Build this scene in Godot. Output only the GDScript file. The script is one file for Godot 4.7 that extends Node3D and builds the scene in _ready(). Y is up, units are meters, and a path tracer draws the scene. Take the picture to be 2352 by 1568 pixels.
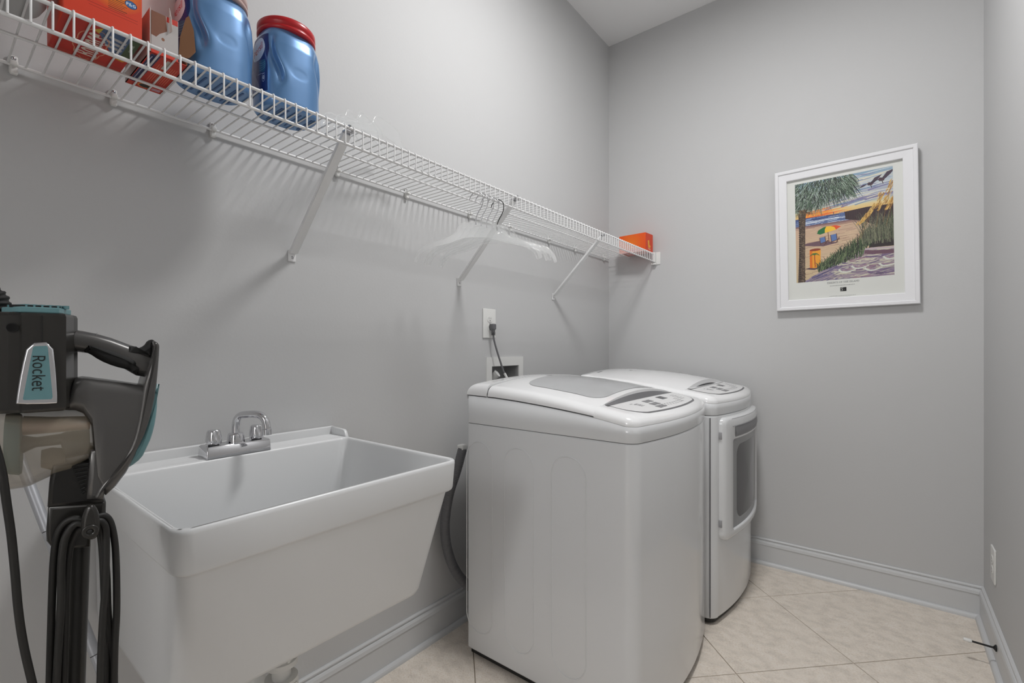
extends Node3D

# ---------------------------------------------------------------- measured room (metres)
const ROOM_W := 1.712
const ROOM_H := 3.064
const ROOM_D := 3.70
const CAM := Vector3(1.3736, 1.13, 2.7571)
const YAW := 0.665662
const FPX := 1078.44
const HORIZON := 798.66
const SHELF_Y := 1.695
const SHELF_X := 0.305

var mat := {}

# ================================================================ mesh builder
class MB:
	var v := PackedVector3Array()
	var g := PackedInt32Array()
	var uv := PackedVector2Array()
	var x := Transform3D.IDENTITY

	func t(a: Vector3, b: Vector3, c: Vector3, grp := 0, ua := Vector2.ZERO, ub := Vector2.ZERO, uc := Vector2.ZERO) -> void:
		if a.is_equal_approx(b) or b.is_equal_approx(c) or a.is_equal_approx(c):
			return
		v.append(x * a); v.append(x * b); v.append(x * c)
		g.append(grp)
		uv.append(ua); uv.append(ub); uv.append(uc)

	func q(a: Vector3, b: Vector3, c: Vector3, d: Vector3, grp := 0) -> void:
		t(a, b, c, grp); t(a, c, d, grp)

	func quv(a: Vector3, b: Vector3, c: Vector3, d: Vector3, grp := 0) -> void:
		# uv: a = (0,1) b = (1,1) c = (1,0) d = (0,0)
		t(a, b, c, grp, Vector2(0, 1), Vector2(1, 1), Vector2(1, 0))
		t(a, c, d, grp, Vector2(0, 1), Vector2(1, 0), Vector2(0, 0))

	func fan(ring: PackedVector3Array, grp: int, rev := false) -> void:
		var c := Vector3.ZERO
		for p in ring:
			c += p
		c /= ring.size()
		for i in ring.size():
			var a := ring[i]
			var b := ring[(i + 1) % ring.size()]
			if rev:
				t(c, b, a, grp)
			else:
				t(c, a, b, grp)

	func loft(rings: Array, closed := true, cap0 := true, cap1 := true, grp := 0, flat_rows := false) -> void:
		for r in rings.size() - 1:
			var A: PackedVector3Array = rings[r]
			var B: PackedVector3Array = rings[r + 1]
			var n := A.size()
			var gr := grp + (r * 3 + 20 if flat_rows else 0)
			for i in (n if closed else n - 1):
				var j := (i + 1) % n
				q(A[i], A[j], B[j], B[i], gr)
		if cap0:
			fan(rings[0], grp + 7, true)
		if cap1:
			fan(rings[rings.size() - 1], grp + 8, false)

	func tube(pts: Array, r, n := 8, caps := true, grp := 0) -> void:
		var rings := []
		var up := Vector3.UP
		var m := pts.size()
		var d0: Vector3 = (pts[1] - pts[0]).normalized()
		if absf(d0.dot(up)) > 0.9:
			up = Vector3.RIGHT
		var nrm := (up - d0 * d0.dot(up)).normalized()
		for i in m:
			var d: Vector3
			if i == 0:
				d = d0
			elif i == m - 1:
				d = (pts[i] - pts[i - 1]).normalized()
			else:
				d = ((pts[i + 1] - pts[i]).normalized() + (pts[i] - pts[i - 1]).normalized()).normalized()
			nrm = (nrm - d * d.dot(nrm)).normalized()
			var bi := d.cross(nrm)
			var rad: float = r[i] if r is Array else r
			var ring := PackedVector3Array()
			for k in n:
				var a := TAU * k / n
				ring.append(pts[i] + (nrm * cos(a) + bi * sin(a)) * rad)
			rings.append(ring)
		loft(rings, true, caps, caps, grp)

	func box(c: Vector3, s: Vector3) -> void:
		var h := s * 0.5
		var p := []
		for k in 8:
			p.append(c + Vector3(h.x * (1 if k & 1 else -1), h.y * (1 if k & 2 else -1), h.z * (1 if k & 4 else -1)))
		q(p[0], p[2], p[3], p[1], -1); q(p[4], p[5], p[7], p[6], -1)
		q(p[0], p[4], p[6], p[2], -1); q(p[1], p[3], p[7], p[5], -1)
		q(p[0], p[1], p[5], p[4], -1); q(p[2], p[6], p[7], p[3], -1)

	func rbox(c: Vector3, s: Vector3, r: float, n := 3) -> void:
		# rounded box: cube faces bent onto a rounded surface
		var h := s * 0.5
		r = minf(r, minf(h.x, minf(h.y, h.z)) * 0.999)
		var ax := []
		for a in 3:
			var l := []
			for k in n + 1:
				l.append(-h[a] + r * (1.0 - tan(PI / 4 * (1.0 - float(k) / n))))
			for k in n + 1:
				l.append(h[a] - r + r * tan(PI / 4 * float(k) / n))
			ax.append(l)
		for a in 3:
			var b := (a + 1) % 3
			var e := (a + 2) % 3
			for sgn in [-1.0, 1.0]:
				var grid := []
				for i in ax[b].size():
					var row := PackedVector3Array()
					for j in ax[e].size():
						var p := Vector3.ZERO
						p[a] = h[a] * sgn
						p[b] = ax[b][i]
						p[e] = ax[e][j]
						var inn := p.clamp(-(h - Vector3.ONE * r), h - Vector3.ONE * r)
						row.append(c + inn + (p - inn).normalized() * r)
					grid.append(row)
				for i in grid.size() - 1:
					for j in grid[0].size() - 1:
						if sgn > 0:
							q(grid[i][j], grid[i][j + 1], grid[i + 1][j + 1], grid[i + 1][j])
						else:
							q(grid[i][j], grid[i + 1][j], grid[i + 1][j + 1], grid[i][j + 1])

	func lathe(prof: Array, n := 24, sharp := false) -> void:
		# profile: Vector2(radius, height) from bottom to top, about y
		var rings := []
		for p in prof:
			var ring := PackedVector3Array()
			for k in n:
				var a := TAU * k / n
				ring.append(Vector3(cos(a) * maxf(p.x, 0.00002), p.y, sin(a) * maxf(p.x, 0.00002)))
			rings.append(ring)
		loft(rings, true, prof[0].x > 0.0001, prof[prof.size() - 1].x > 0.0001, 0, sharp)

	static func inset(poly: PackedVector2Array, d: float) -> PackedVector2Array:
		var out := PackedVector2Array()
		var n := poly.size()
		var area := 0.0
		for i in n:
			area += poly[i].cross(poly[(i + 1) % n])
		var s := 1.0 if area > 0 else -1.0
		for i in n:
			var a := (poly[i] - poly[(i + n - 1) % n]).normalized()
			var b := (poly[(i + 1) % n] - poly[i]).normalized()
			var na := Vector2(-a.y, a.x) * s
			var nb := Vector2(-b.y, b.x) * s
			var m := (na + nb).normalized()
			out.append(poly[i] + m * d / maxf(0.35, m.dot(na)))
		return out

	func prism(poly: PackedVector2Array, z0: float, z1: float, bev := 0.0, smooth := true) -> void:
		var steps := [[0.0, z0], [0.0, z1]]
		if bev > 0:
			var k := 0.293 * bev
			steps = [[bev, z0], [k, z0 + k], [0.0, z0 + bev], [0.0, z1 - bev], [k, z1 - k], [bev, z1]]
		var rings := []
		for s in steps:
			var pl := inset(poly, s[0]) if s[0] > 0 else poly
			var ring := PackedVector3Array()
			for p in pl:
				ring.append(Vector3(p.x, p.y, s[1]))
			rings.append(ring)
		loft(rings, true, false, false, 0 if smooth else -1)
		var area := 0.0
		for i in poly.size():
			area += poly[i].cross(poly[(i + 1) % poly.size()])
		for e in 2:
			var ring: PackedVector3Array = rings[0 if e == 0 else rings.size() - 1]
			var flat := PackedVector2Array()
			for p in ring:
				flat.append(Vector2(p.x, p.y))
			var idx := Geometry2D.triangulate_polygon(flat)
			if idx.is_empty():
				idx = Geometry2D.triangulate_polygon(poly)
			# loft above winds (ring0[i], ring0[j], ring1[j]): for a ccw polygon that faces outward counter-clockwise
			for k in idx.size() / 3:
				var a := ring[idx[k * 3]]
				var b := ring[idx[k * 3 + 1]]
				var c := ring[idx[k * 3 + 2]]
				var ccw := Vector2(b.x - a.x, b.y - a.y).cross(Vector2(c.x - a.x, c.y - a.y)) > 0
				var want := (area > 0) == (e == 1)
				if ccw == want:
					t(a, b, c, 30 + e)
				else:
					t(a, c, b, 30 + e)

	func mesh(force := 0) -> ArrayMesh:
		# front faces run clockwise: turn the whole soup if its volume says it is inside out
		var c := Vector3.ZERO
		for p in v:
			c += p
		if v.size():
			c /= v.size()
		var vol := 0.0
		for i in v.size() / 3:
			vol += (v[i * 3] - c).dot((v[i * 3 + 1] - c).cross(v[i * 3 + 2] - c))
		var turn := vol > 0
		if force != 0:
			turn = force < 0
		var st := SurfaceTool.new()
		st.begin(Mesh.PRIMITIVE_TRIANGLES)
		for i in v.size() / 3:
			st.set_smooth_group(g[i])
			for k in ([0, 2, 1] if turn else [0, 1, 2]):
				st.set_uv(uv[i * 3 + k])
				st.add_vertex(v[i * 3 + k])
		st.generate_normals()
		return st.commit()

# ================================================================ painter for printed surfaces
class Paint:
	var im: Image
	var w: int
	var h: int

	func _init(ww: int, hh: int, c: Color) -> void:
		w = ww; h = hh
		im = Image.create(w, h, false, Image.FORMAT_RGB8)
		im.fill(c)

	func poly(pts: Array, c: Color) -> void:
		var lo := 1e9
		var hi := -1e9
		for p in pts:
			lo = minf(lo, p.y * h); hi = maxf(hi, p.y * h)
		for y in range(maxi(0, int(floor(lo))), mini(h, int(ceil(hi)) + 1)):
			var yy := y + 0.5
			var xs := []
			for i in pts.size():
				var a: Vector2 = pts[i] * Vector2(w, h)
				var b: Vector2 = pts[(i + 1) % pts.size()] * Vector2(w, h)
				if (a.y <= yy) != (b.y <= yy):
					xs.append(a.x + (yy - a.y) / (b.y - a.y) * (b.x - a.x))
			xs.sort()
			for k in xs.size() / 2:
				var x0 := clampi(roundi(xs[k * 2]), 0, w)
				var x1 := clampi(roundi(xs[k * 2 + 1]), 0, w)
				if x1 > x0:
					im.fill_rect(Rect2i(x0, y, x1 - x0, 1), c)

	func line(a: Vector2, b: Vector2, width: float, c: Color, width_end := -1.0) -> void:
		var s := Vector2(w, h)
		var d := ((b - a) * s).normalized()
		var n := Vector2(-d.y, d.x) * 0.5 / s
		if width_end < 0:
			width_end = width
		poly([a + n * width, b + n * width_end, b - n * width_end, a - n * width], c)

	func curve(a: Vector2, m: Vector2, b: Vector2, width: float, c: Color, taper := 0.3) -> void:
		var last := a
		for k in range(1, 7):
			var t := k / 6.0
			var p := a.lerp(m, t).lerp(m.lerp(b, t), t)
			line(last, p, maxf(1.0, width * lerpf(1.0, taper, (k - 1) / 6.0)), c, maxf(1.0, width * lerpf(1.0, taper, t)))
			last = p

	func oval(cn: Vector2, rx: float, ry: float, c: Color, rot := 0.0) -> void:
		var pts := []
		for k in 24:
			var a := TAU * k / 24
			pts.append(cn + Vector2(cos(a) * rx, sin(a) * ry).rotated(rot))
		poly(pts, c)

	func gradient(y0: float, y1: float, c0: Color, c1: Color) -> void:
		for y in range(int(y0 * h), mini(h, int(y1 * h) + 1)):
			im.fill_rect(Rect2i(0, y, w, 1), c0.lerp(c1, clampf((float(y) / h - y0) / (y1 - y0), 0, 1)))

	func text(s: String, at: Vector2, size: float, c: Color, rot := 0.0, serif := false, squash := 1.0) -> void:
		# size: cap height as a share of the picture's height; at: centre
		var tm := TextMesh.new()
		var f := SystemFont.new()
		f.font_names = PackedStringArray(["Droid Serif" if serif else "Droid Sans"])
		f.font_weight = 700
		tm.font = f
		tm.text = s
		tm.font_size = 32
		tm.pixel_size = 1.0
		tm.depth = 0.0
		var arr := tm.get_mesh_arrays()
		if arr.is_empty():
			return
		var vs: PackedVector3Array = arr[Mesh.ARRAY_VERTEX]
		var idx: PackedInt32Array = arr[Mesh.ARRAY_INDEX] if arr[Mesh.ARRAY_INDEX] != null else PackedInt32Array()
		if idx.is_empty():
			for i in vs.size():
				idx.append(i)
		var sc := size * h / 23.0
		for k in idx.size() / 3:
			var pts := []
			for e in 3:
				var p := vs[idx[k * 3 + e]]
				pts.append(at + (Vector2(p.x * squash, -p.y).rotated(rot) * sc) / Vector2(w, h))
			poly(pts, c)

	func tex() -> ImageTexture:
		im.generate_mipmaps()
		return ImageTexture.create_from_image(im)

# ================================================================ scene helpers
var taken := {}

func numbered(called: String) -> String:
	if not taken.has(called):
		taken[called] = 0
		return called
	taken[called] += 1
	return "%s_%03d" % [called, taken[called]]

func tag(o: Node, label: String, category: String, group := "", kind := "") -> void:
	o.set_meta("label", label)
	o.set_meta("category", category)
	if group:
		o.set_meta("group", group)
	if kind:
		o.set_meta("kind", kind)

func thing(called: String, label: String, category: String, at := Vector3.ZERO, turn := 0.0, group := "") -> Node3D:
	var o := Node3D.new()
	o.name = numbered(called)
	add_child(o)
	o.position = at
	o.rotation.y = turn
	tag(o, label, category, group)
	return o

func part(called: String, m: Mesh, material: Material, parent: Node, at := Vector3.ZERO, rot := Vector3.ZERO) -> MeshInstance3D:
	var o := MeshInstance3D.new()
	o.name = called
	o.mesh = m
	o.material_override = material
	parent.add_child(o, true)
	o.position = at
	o.rotation = rot
	return o

func solo(called: String, m: Mesh, material: Material, label: String, category: String, at := Vector3.ZERO, group := "", kind := "") -> MeshInstance3D:
	var o := MeshInstance3D.new()
	o.name = numbered(called)
	o.mesh = m
	o.material_override = material
	add_child(o)
	o.position = at
	tag(o, label, category, group, kind)
	return o

func dup(root: Node3D, label: String) -> Node3D:
	var base: String = root.get_meta("kindname") if root.has_meta("kindname") else str(root.name)
	var o: Node3D = root.duplicate()
	o.name = numbered(base)
	add_child(o)
	o.set_meta("label", label)
	return o

func paint_mat(c: Color, rough: float, metal := 0.0) -> StandardMaterial3D:
	var m := StandardMaterial3D.new()
	m.albedo_color = c
	m.roughness = rough
	m.metallic = metal
	return m

func print_mat(t: Texture2D, rough: float) -> StandardMaterial3D:
	var m := paint_mat(Color.WHITE, rough)
	m.albedo_texture = t
	m.texture_repeat = false
	return m

func rbox(s: Vector3, r: float, n := 3, c := Vector3.ZERO) -> ArrayMesh:
	var b := MB.new()
	b.rbox(c, s, r, n)
	return b.mesh()

func bx(s: Vector3, c := Vector3.ZERO) -> ArrayMesh:
	var b := MB.new()
	b.box(c, s)
	return b.mesh()

func tube(pts: Array, r, n := 8) -> ArrayMesh:
	var b := MB.new()
	b.tube(pts, r, n)
	return b.mesh()

func prism(pts: PackedVector2Array, z0: float, z1: float, bev := 0.0, smooth := true) -> ArrayMesh:
	var b := MB.new()
	b.prism(pts, z0, z1, bev, smooth)
	return b.mesh()

func smoothline(pts: Array, per := 6) -> Array:
	# Catmull-Rom through the points
	var out := []
	for i in pts.size() - 1:
		var p0 = pts[maxi(0, i - 1)]
		var p1 = pts[i]
		var p2 = pts[i + 1]
		var p3 = pts[mini(pts.size() - 1, i + 2)]
		for k in per:
			var t := float(k) / per
			out.append(0.5 * ((2.0 * p1) + (p2 - p0) * t + (2.0 * p0 - 5.0 * p1 + 4.0 * p2 - p3) * t * t + (3.0 * p1 - p0 - 3.0 * p2 + p3) * t * t * t))
	out.append(pts[pts.size() - 1])
	return out

func lettering(called: String, s: String, size: float, material: Material, parent: Node, xf: Transform3D, serif := false, bold := true) -> void:
	var tm := TextMesh.new()
	var f := SystemFont.new()
	f.font_names = PackedStringArray(["Droid Serif" if serif else "Droid Sans"])
	f.font_weight = 700 if bold else 400
	tm.font = f
	tm.text = s
	tm.font_size = 32
	tm.pixel_size = size / 23.0
	tm.depth = 0.0004
	var o := part(called, tm, material, parent)
	o.transform = xf

func lut(tab: Array, v: float) -> float:
	if v <= tab[0][0]:
		return tab[0][1]
	for i in tab.size() - 1:
		if v <= tab[i + 1][0]:
			return lerpf(tab[i][1], tab[i + 1][1], (v - tab[i][0]) / (tab[i + 1][0] - tab[i][0]))
	return tab[tab.size() - 1][1]

# ================================================================ scene
func _ready() -> void:
	# ---- camera
	var cam := Camera3D.new()
	cam.name = "camera"
	add_child(cam)
	cam.position = CAM
	cam.rotation.y = YAW
	cam.projection = Camera3D.PROJECTION_FRUSTUM
	cam.near = 0.02
	cam.far = 50.0
	cam.size = 2.0 * 0.02 * 784.0 / FPX
	cam.frustum_offset = Vector2(0, 0.02 * (HORIZON - 784.0) / FPX)
	cam.current = true
	# ---- environment: a closed room, so the sky only stands outside
	var env := Environment.new()
	env.background_mode = Environment.BG_SKY
	var sky := Sky.new()
	sky.sky_material = PhysicalSkyMaterial.new()
	env.sky = sky
	env.tonemap_mode = Environment.TONE_MAPPER_LINEAR
	env.tonemap_exposure = 1.0
	env.sdfgi_enabled = true
	env.ssao_enabled = true
	env.ssil_enabled = true
	var we := WorldEnvironment.new()
	we.name = "environment"
	we.environment = env
	add_child(we)
	# ---- lights
	build_lights()
	materials()
	build_room()
	build_washer_dryer()
	build_sink()
	build_shelf()
	build_shelf_goods()
	build_hangers()
	build_picture()
	build_wall_fittings()
	build_vacuum()

func build_lights() -> void:
	# flush ceiling fixture out of view, placed to light the walls and machines
	var tint := Color(1.0, 0.997, 0.995)
	var glass := StandardMaterial3D.new()
	glass.albedo_color = Color(0.95, 0.95, 0.95)
	glass.emission_enabled = true
	glass.emission = tint
	glass.emission_energy_multiplier = 2.0
	var lamp := thing("unseen_ceiling_lamp", "flush round white ceiling lamp out of view, lighting walls and machines", "lamp", Vector3(1.0, ROOM_H, 1.36))
	var b := MB.new()
	b.lathe([Vector2(0.0, -0.05), Vector2(0.15, -0.05), Vector2(0.19, -0.048), Vector2(0.2, -0.04), Vector2(0.2, 0.0)], 40)
	part("housing", b.mesh(), paint_mat(Color(0.92, 0.92, 0.92), 0.4), lamp)
	b = MB.new()
	b.lathe([Vector2(0.0, -0.0545), Vector2(0.1, -0.054), Vector2(0.172, -0.0525), Vector2(0.18, -0.0495)], 40)
	part("lens", b.mesh(), glass, lamp)
	var l := AreaLight3D.new()
	l.name = "lamp_glow"
	l.light_color = tint
	l.light_energy = 2.6
	l.area_size = Vector2(0.3, 0.3)
	l.area_normalize_energy = true
	l.area_range = 12.0
	l.area_attenuation = 2.0
	l.shadow_enabled = true
	lamp.add_child(l)
	l.position = Vector3(0, -0.06, 0)
	l.rotation.x = -PI / 2
	# added fill lamp behind the viewer, brightens the machine sides through the doorway
	var hall := thing("added_fill_lamp", "round white globe lamp added out of view for fill light", "lamp", Vector3(1.3, 2.4, 4.7))
	b = MB.new()
	var prof := []
	for k in 17:
		var a := -PI / 2 + PI * k / 16.0
		prof.append(Vector2(cos(a) * 0.22, sin(a) * 0.22))
	b.lathe(prof, 32)
	part("globe", b.mesh(), glass, hall, Vector3(0, -0.35, 0))
	part("stem", tube([Vector3(0, 0, 0), Vector3(0, -0.14, 0)], 0.012, 12), paint_mat(Color(0.92, 0.92, 0.92), 0.4), hall)
	var o := OmniLight3D.new()
	o.name = "added_fill_glow"
	o.light_color = tint
	o.light_energy = 0.85
	o.light_size = 0.215
	o.omni_range = 12.0
	o.omni_attenuation = 2.0
	o.shadow_enabled = true
	hall.add_child(o)
	o.position = Vector3(0, -0.35, 0)

func noise_tex(freq: float, seed_: int, ramp: Array, size := 512, octaves := 4, as_normal := false) -> NoiseTexture2D:
	var n := FastNoiseLite.new()
	n.noise_type = FastNoiseLite.TYPE_SIMPLEX_SMOOTH
	n.seed = seed_
	n.frequency = freq
	n.fractal_octaves = octaves
	var t := NoiseTexture2D.new()
	t.width = size
	t.height = size
	t.seamless = true
	t.noise = n
	if as_normal:
		t.as_normal_map = true
		t.bump_strength = 1.5
	else:
		var gr := Gradient.new()
		gr.offsets = PackedFloat32Array(ramp.map(func(e): return e[0]))
		gr.colors = PackedColorArray(ramp.map(func(e): return e[1]))
		t.color_ramp = gr
	return t

func tri(m: StandardMaterial3D, s: float, world := true) -> StandardMaterial3D:
	m.uv1_triplanar = true
	m.uv1_world_triplanar = world
	m.uv1_scale = Vector3.ONE * s
	return m

func materials() -> void:
	mat.wall = tri(paint_mat(Color(0.785, 0.786, 0.787), 0.72), 3.0)
	mat.wall.normal_enabled = true
	mat.wall.normal_texture = noise_tex(0.05, 3, [], 512, 3, true)
	mat.wall.normal_scale = 0.12
	mat.ceiling = paint_mat(Color(0.95, 0.95, 0.95), 0.9)
	mat.trim = paint_mat(Color(0.81, 0.815, 0.82), 0.4)
	mat.grout = paint_mat(Color(0.66, 0.61, 0.55), 0.9)
	mat.tiles = []
	for k in 3:
		var c := Color(0.945, 0.91, 0.865)
		var m := tri(paint_mat(Color.WHITE, 0.42), 1.0)
		m.albedo_texture = noise_tex(0.012, 40 + k, [[0.0, c.darkened(0.09)], [0.35, c.darkened(0.035)], [0.6, c], [1.0, c.lightened(0.25)]], 1024, 6)
		m.uv1_scale = Vector3(1.1, 1.1, 1.6)
		m.uv1_offset = Vector3(0.3 * k, 0.1, 0.17 * k)
		m.detail_enabled = true
		m.detail_albedo = noise_tex(0.2, 50, [[0.0, Color(0.88, 0.84, 0.8)], [0.4, Color(0.97, 0.965, 0.96)], [1.0, Color(1, 1, 1)]], 512, 3)
		m.detail_blend_mode = BaseMaterial3D.BLEND_MODE_MUL
		m.detail_uv_layer = BaseMaterial3D.DETAIL_UV_1
		mat.tiles.append(m)
	mat.white = paint_mat(Color(0.95, 0.952, 0.955), 0.16)
	mat.white.clearcoat_enabled = true
	mat.white.clearcoat = 0.4
	mat.white.clearcoat_roughness = 0.05
	mat.whitebody = paint_mat(Color(0.865, 0.87, 0.875), 0.13)
	mat.seam = paint_mat(Color(0.36, 0.36, 0.37), 0.6)
	mat.black = paint_mat(Color(0.07, 0.07, 0.07), 0.5)
	mat.tub = paint_mat(Color(0.885, 0.89, 0.893), 0.3)
	mat.chrome = paint_mat(Color(0.86, 0.86, 0.87), 0.07, 1.0)
	mat.steel = paint_mat(Color(0.75, 0.75, 0.76), 0.25, 1.0)
	mat.wire = paint_mat(Color(0.92, 0.92, 0.92), 0.3)
	mat.plastic = paint_mat(Color(0.9, 0.9, 0.89), 0.35)
	mat.hose = paint_mat(Color(0.42, 0.42, 0.43), 0.5)
	mat.cord = paint_mat(Color(0.22, 0.22, 0.22), 0.5)
	mat.surround = paint_mat(Color(0.56, 0.565, 0.57), 0.25)
	mat.dooglass = paint_mat(Color(0.26, 0.26, 0.265), 0.08)
	mat.grip = paint_mat(Color(0.52, 0.52, 0.53), 0.45)
	mat.grip2 = paint_mat(Color(0.55, 0.55, 0.56), 0.4)

# ================================================================ room shell
func box_union(list: Array) -> ArrayMesh:
	var b := MB.new()
	for e in list:
		b.box((e[0] + e[1]) * 0.5, e[1] - e[0])
	return b.mesh()

func build_room() -> void:
	var z1 := ROOM_D
	var fl := solo("floor", bx(Vector3(ROOM_W + 0.2, 0.1, z1 + 0.1), Vector3(ROOM_W / 2, -0.054, z1 / 2 - 0.05)), mat.grout, "beige tiled floor laid diagonally under the machines", "floor", Vector3.ZERO, "", "structure")
	# diagonal tiles, 18 inch, each cut to the room
	var room := PackedVector2Array([Vector2(0.002, 0.002), Vector2(ROOM_W - 0.002, 0.002), Vector2(ROOM_W - 0.03, z1 - 0.002), Vector2(0.002, z1 - 0.002)])
	var pu := 0.4585
	var pv := 0.4508
	var s2 := sqrt(0.5)
	var rng := RandomNumberGenerator.new()
	rng.seed = 7
	for i in range(-4, 9):
		for j in range(-6, 9):
			var u0 := 1.3955 + (i - 3) * pu
			var v0 := -0.4405 + j * pv
			if j == -2:
				continue   # the slab beyond the last joint towards the right wall is twice as wide
			var vw := pv
			if j == -1:
				v0 -= pv
				vw = pv * 2.0
			var quad := PackedVector2Array()
			var gp := 0.0016
			for c in [[u0 + gp, v0 + gp], [u0 + pu - gp, v0 + gp], [u0 + pu - gp, v0 + vw - gp], [u0 + gp, v0 + vw - gp]]:
				quad.append(Vector2((c[0] - c[1]) * s2, (c[0] + c[1]) * s2))
			for piece in Geometry2D.intersect_polygons(quad, room):
				if piece.size() < 3:
					continue
				var b := MB.new()
				b.x = Transform3D(Basis(Vector3.RIGHT, Vector3(0, 0, 1), Vector3(0, -1, 0)), Vector3.ZERO)
				b.prism(piece, 0.0, 0.008, 0.0012, false)
				part("tile", b.mesh(), mat.tiles[rng.randi() % 3], fl)
	solo("ceiling", bx(Vector3(ROOM_W + 0.3, 0.1, z1 + 0.3), Vector3(ROOM_W / 2, ROOM_H + 0.05, z1 / 2)), mat.ceiling, "flat pale grey ceiling above the shelf wall", "ceiling", Vector3.ZERO, "", "structure")
	# shelf wall with the hole for the recessed washer supply box
	var oy0 := 0.87
	var oy1 := 1.048
	var oz0 := 0.959
	var oz1 := 1.160
	solo("wall_left", box_union([
		[Vector3(-0.1, 0, -0.1), Vector3(0, ROOM_H, oz0)], [Vector3(-0.1, 0, oz1), Vector3(0, ROOM_H, z1 + 0.1)],
		[Vector3(-0.1, 0, oz0), Vector3(0, oy0, oz1)], [Vector3(-0.1, oy1, oz0), Vector3(0, ROOM_H, oz1)]]), mat.wall, "grey painted wall carrying the white wire shelf", "wall", Vector3.ZERO, "", "structure")
	solo("wall_back", bx(Vector3(ROOM_W + 0.1, ROOM_H, 0.1), Vector3(ROOM_W / 2 + 0.05, ROOM_H / 2, -0.05)), mat.wall, "grey painted wall with the framed beach print", "wall", Vector3.ZERO, "", "structure")
	var wr := solo("wall_right", bx(Vector3(0.1, ROOM_H, z1 + 0.2), Vector3(0.05, ROOM_H / 2, z1 / 2)), mat.wall, "grey painted wall at right with the low outlet", "wall", Vector3(ROOM_W, 0, 0), "", "structure")
	wr.rotation.y = deg_to_rad(-0.5)
	# unseen front wall; doorway and hall added to let in fill light
	solo("wall_front", box_union([
		[Vector3(-0.1, 0, z1), Vector3(0.92, ROOM_H, z1 + 0.1)], [Vector3(1.66, 0, z1), Vector3(ROOM_W + 0.1, ROOM_H, z1 + 0.1)],  # left jamb set to keep the fill light off sink side and left wall
		[Vector3(0.92, 2.08, z1), Vector3(1.66, ROOM_H, z1 + 0.1)]]), mat.wall, "unseen grey wall behind the viewer, doorway added for fill light", "wall", Vector3.ZERO, "", "structure")
	solo("wall_added_hall", box_union([
		[Vector3(-0.5, 0, z1 + 1.4), Vector3(2.2, 2.4, z1 + 1.5)], [Vector3(-0.5, 0, z1 + 0.1), Vector3(-0.4, 2.4, z1 + 1.4)], [Vector3(2.1, 0, z1 + 0.1), Vector3(2.2, 2.4, z1 + 1.4)],
		[Vector3(-0.5, 0, z1 + 0.0), Vector3(-0.1, 2.4, z1 + 0.1)], [Vector3(ROOM_W + 0.1, 0, z1), Vector3(2.2, 2.4, z1 + 0.1)]]), mat.ceiling, "white walls of the unseen hall added round the fill lamp", "wall", Vector3.ZERO, "", "structure")
	solo("floor_added_hall", bx(Vector3(2.7, 0.1, 1.5), Vector3(0.85, -0.05, z1 + 0.75)), mat.tiles[0], "beige floor of the unseen hall added round the fill lamp", "floor", Vector3.ZERO, "", "structure")
	solo("ceiling_added_hall", bx(Vector3(2.7, 0.1, 1.4), Vector3(0.85, 2.45, z1 + 0.8)), mat.ceiling, "white ceiling of the unseen hall added round the fill lamp", "ceiling", Vector3.ZERO, "", "structure")  # hall walls, floor and ceiling are added around the fill lamp
	# baseboards: profile (out, up) swept along the wall, with a quarter-round shoe
	var prof := [Vector2(0, 0.134), Vector2(0.006, 0.134), Vector2(0.009, 0.131), Vector2(0.0095, 0.127), Vector2(0.006, 0.1225), Vector2(0.0065, 0.1205), Vector2(0.011, 0.1185), Vector2(0.0145, 0.113), Vector2(0.016, 0.104), Vector2(0.0165, 0.1015), Vector2(0.0135, 0.1), Vector2(0.0135, 0.0), Vector2(0, 0)]
	var shoe := [Vector2(0.0135, 0.0185), Vector2(0.018, 0.0183), Vector2(0.0225, 0.0165), Vector2(0.0265, 0.0125), Vector2(0.0285, 0.007), Vector2(0.029, 0.0), Vector2(0.0135, 0.0)]
	for side in [["baseboard_left", Vector3(0, 0, z1), Vector3(0, 0, -1), Vector3(1, 0, 0), z1, "moulded white baseboard under the sink wall"],
			["baseboard_back", Vector3(0, 0, 0), Vector3(1, 0, 0), Vector3(0, 0, 1), ROOM_W, "moulded white baseboard below the framed print"],
			["baseboard_right", Vector3(ROOM_W, 0, 0), Vector3(0, 0, 1), Vector3(-1, 0, 0), z1, "moulded white baseboard with the door stop, at right"]]:
		var o: MeshInstance3D = null
		for which in 2:
			var rings := []
			for e in 2:
				var ring := PackedVector3Array()
				for p in (prof if which == 0 else shoe):
					# mitre into the corners
					var along: float = side[4] * e
					if e == 0 or side[0] == "baseboard_back":
						along += p.x * (1.0 if e == 0 else -1.0) if side[0] != "baseboard_left" else 0.0
					elif side[0] == "baseboard_left":
						along -= p.x
					ring.append(side[2] * along + side[3] * p.x + Vector3(0, p.y, 0))
				rings.append(ring)
			var b := MB.new()
			b.loft(rings, true, false, false, -1)
			if which == 0:
				o = solo(side[0], b.mesh(), mat.trim, side[5], "baseboard", side[1], "", "structure")
				if side[0] == "baseboard_right":
					o.rotation.y = deg_to_rad(-0.5)
			else:
				part("shoe_moulding", b.mesh(), mat.trim, o)

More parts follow.
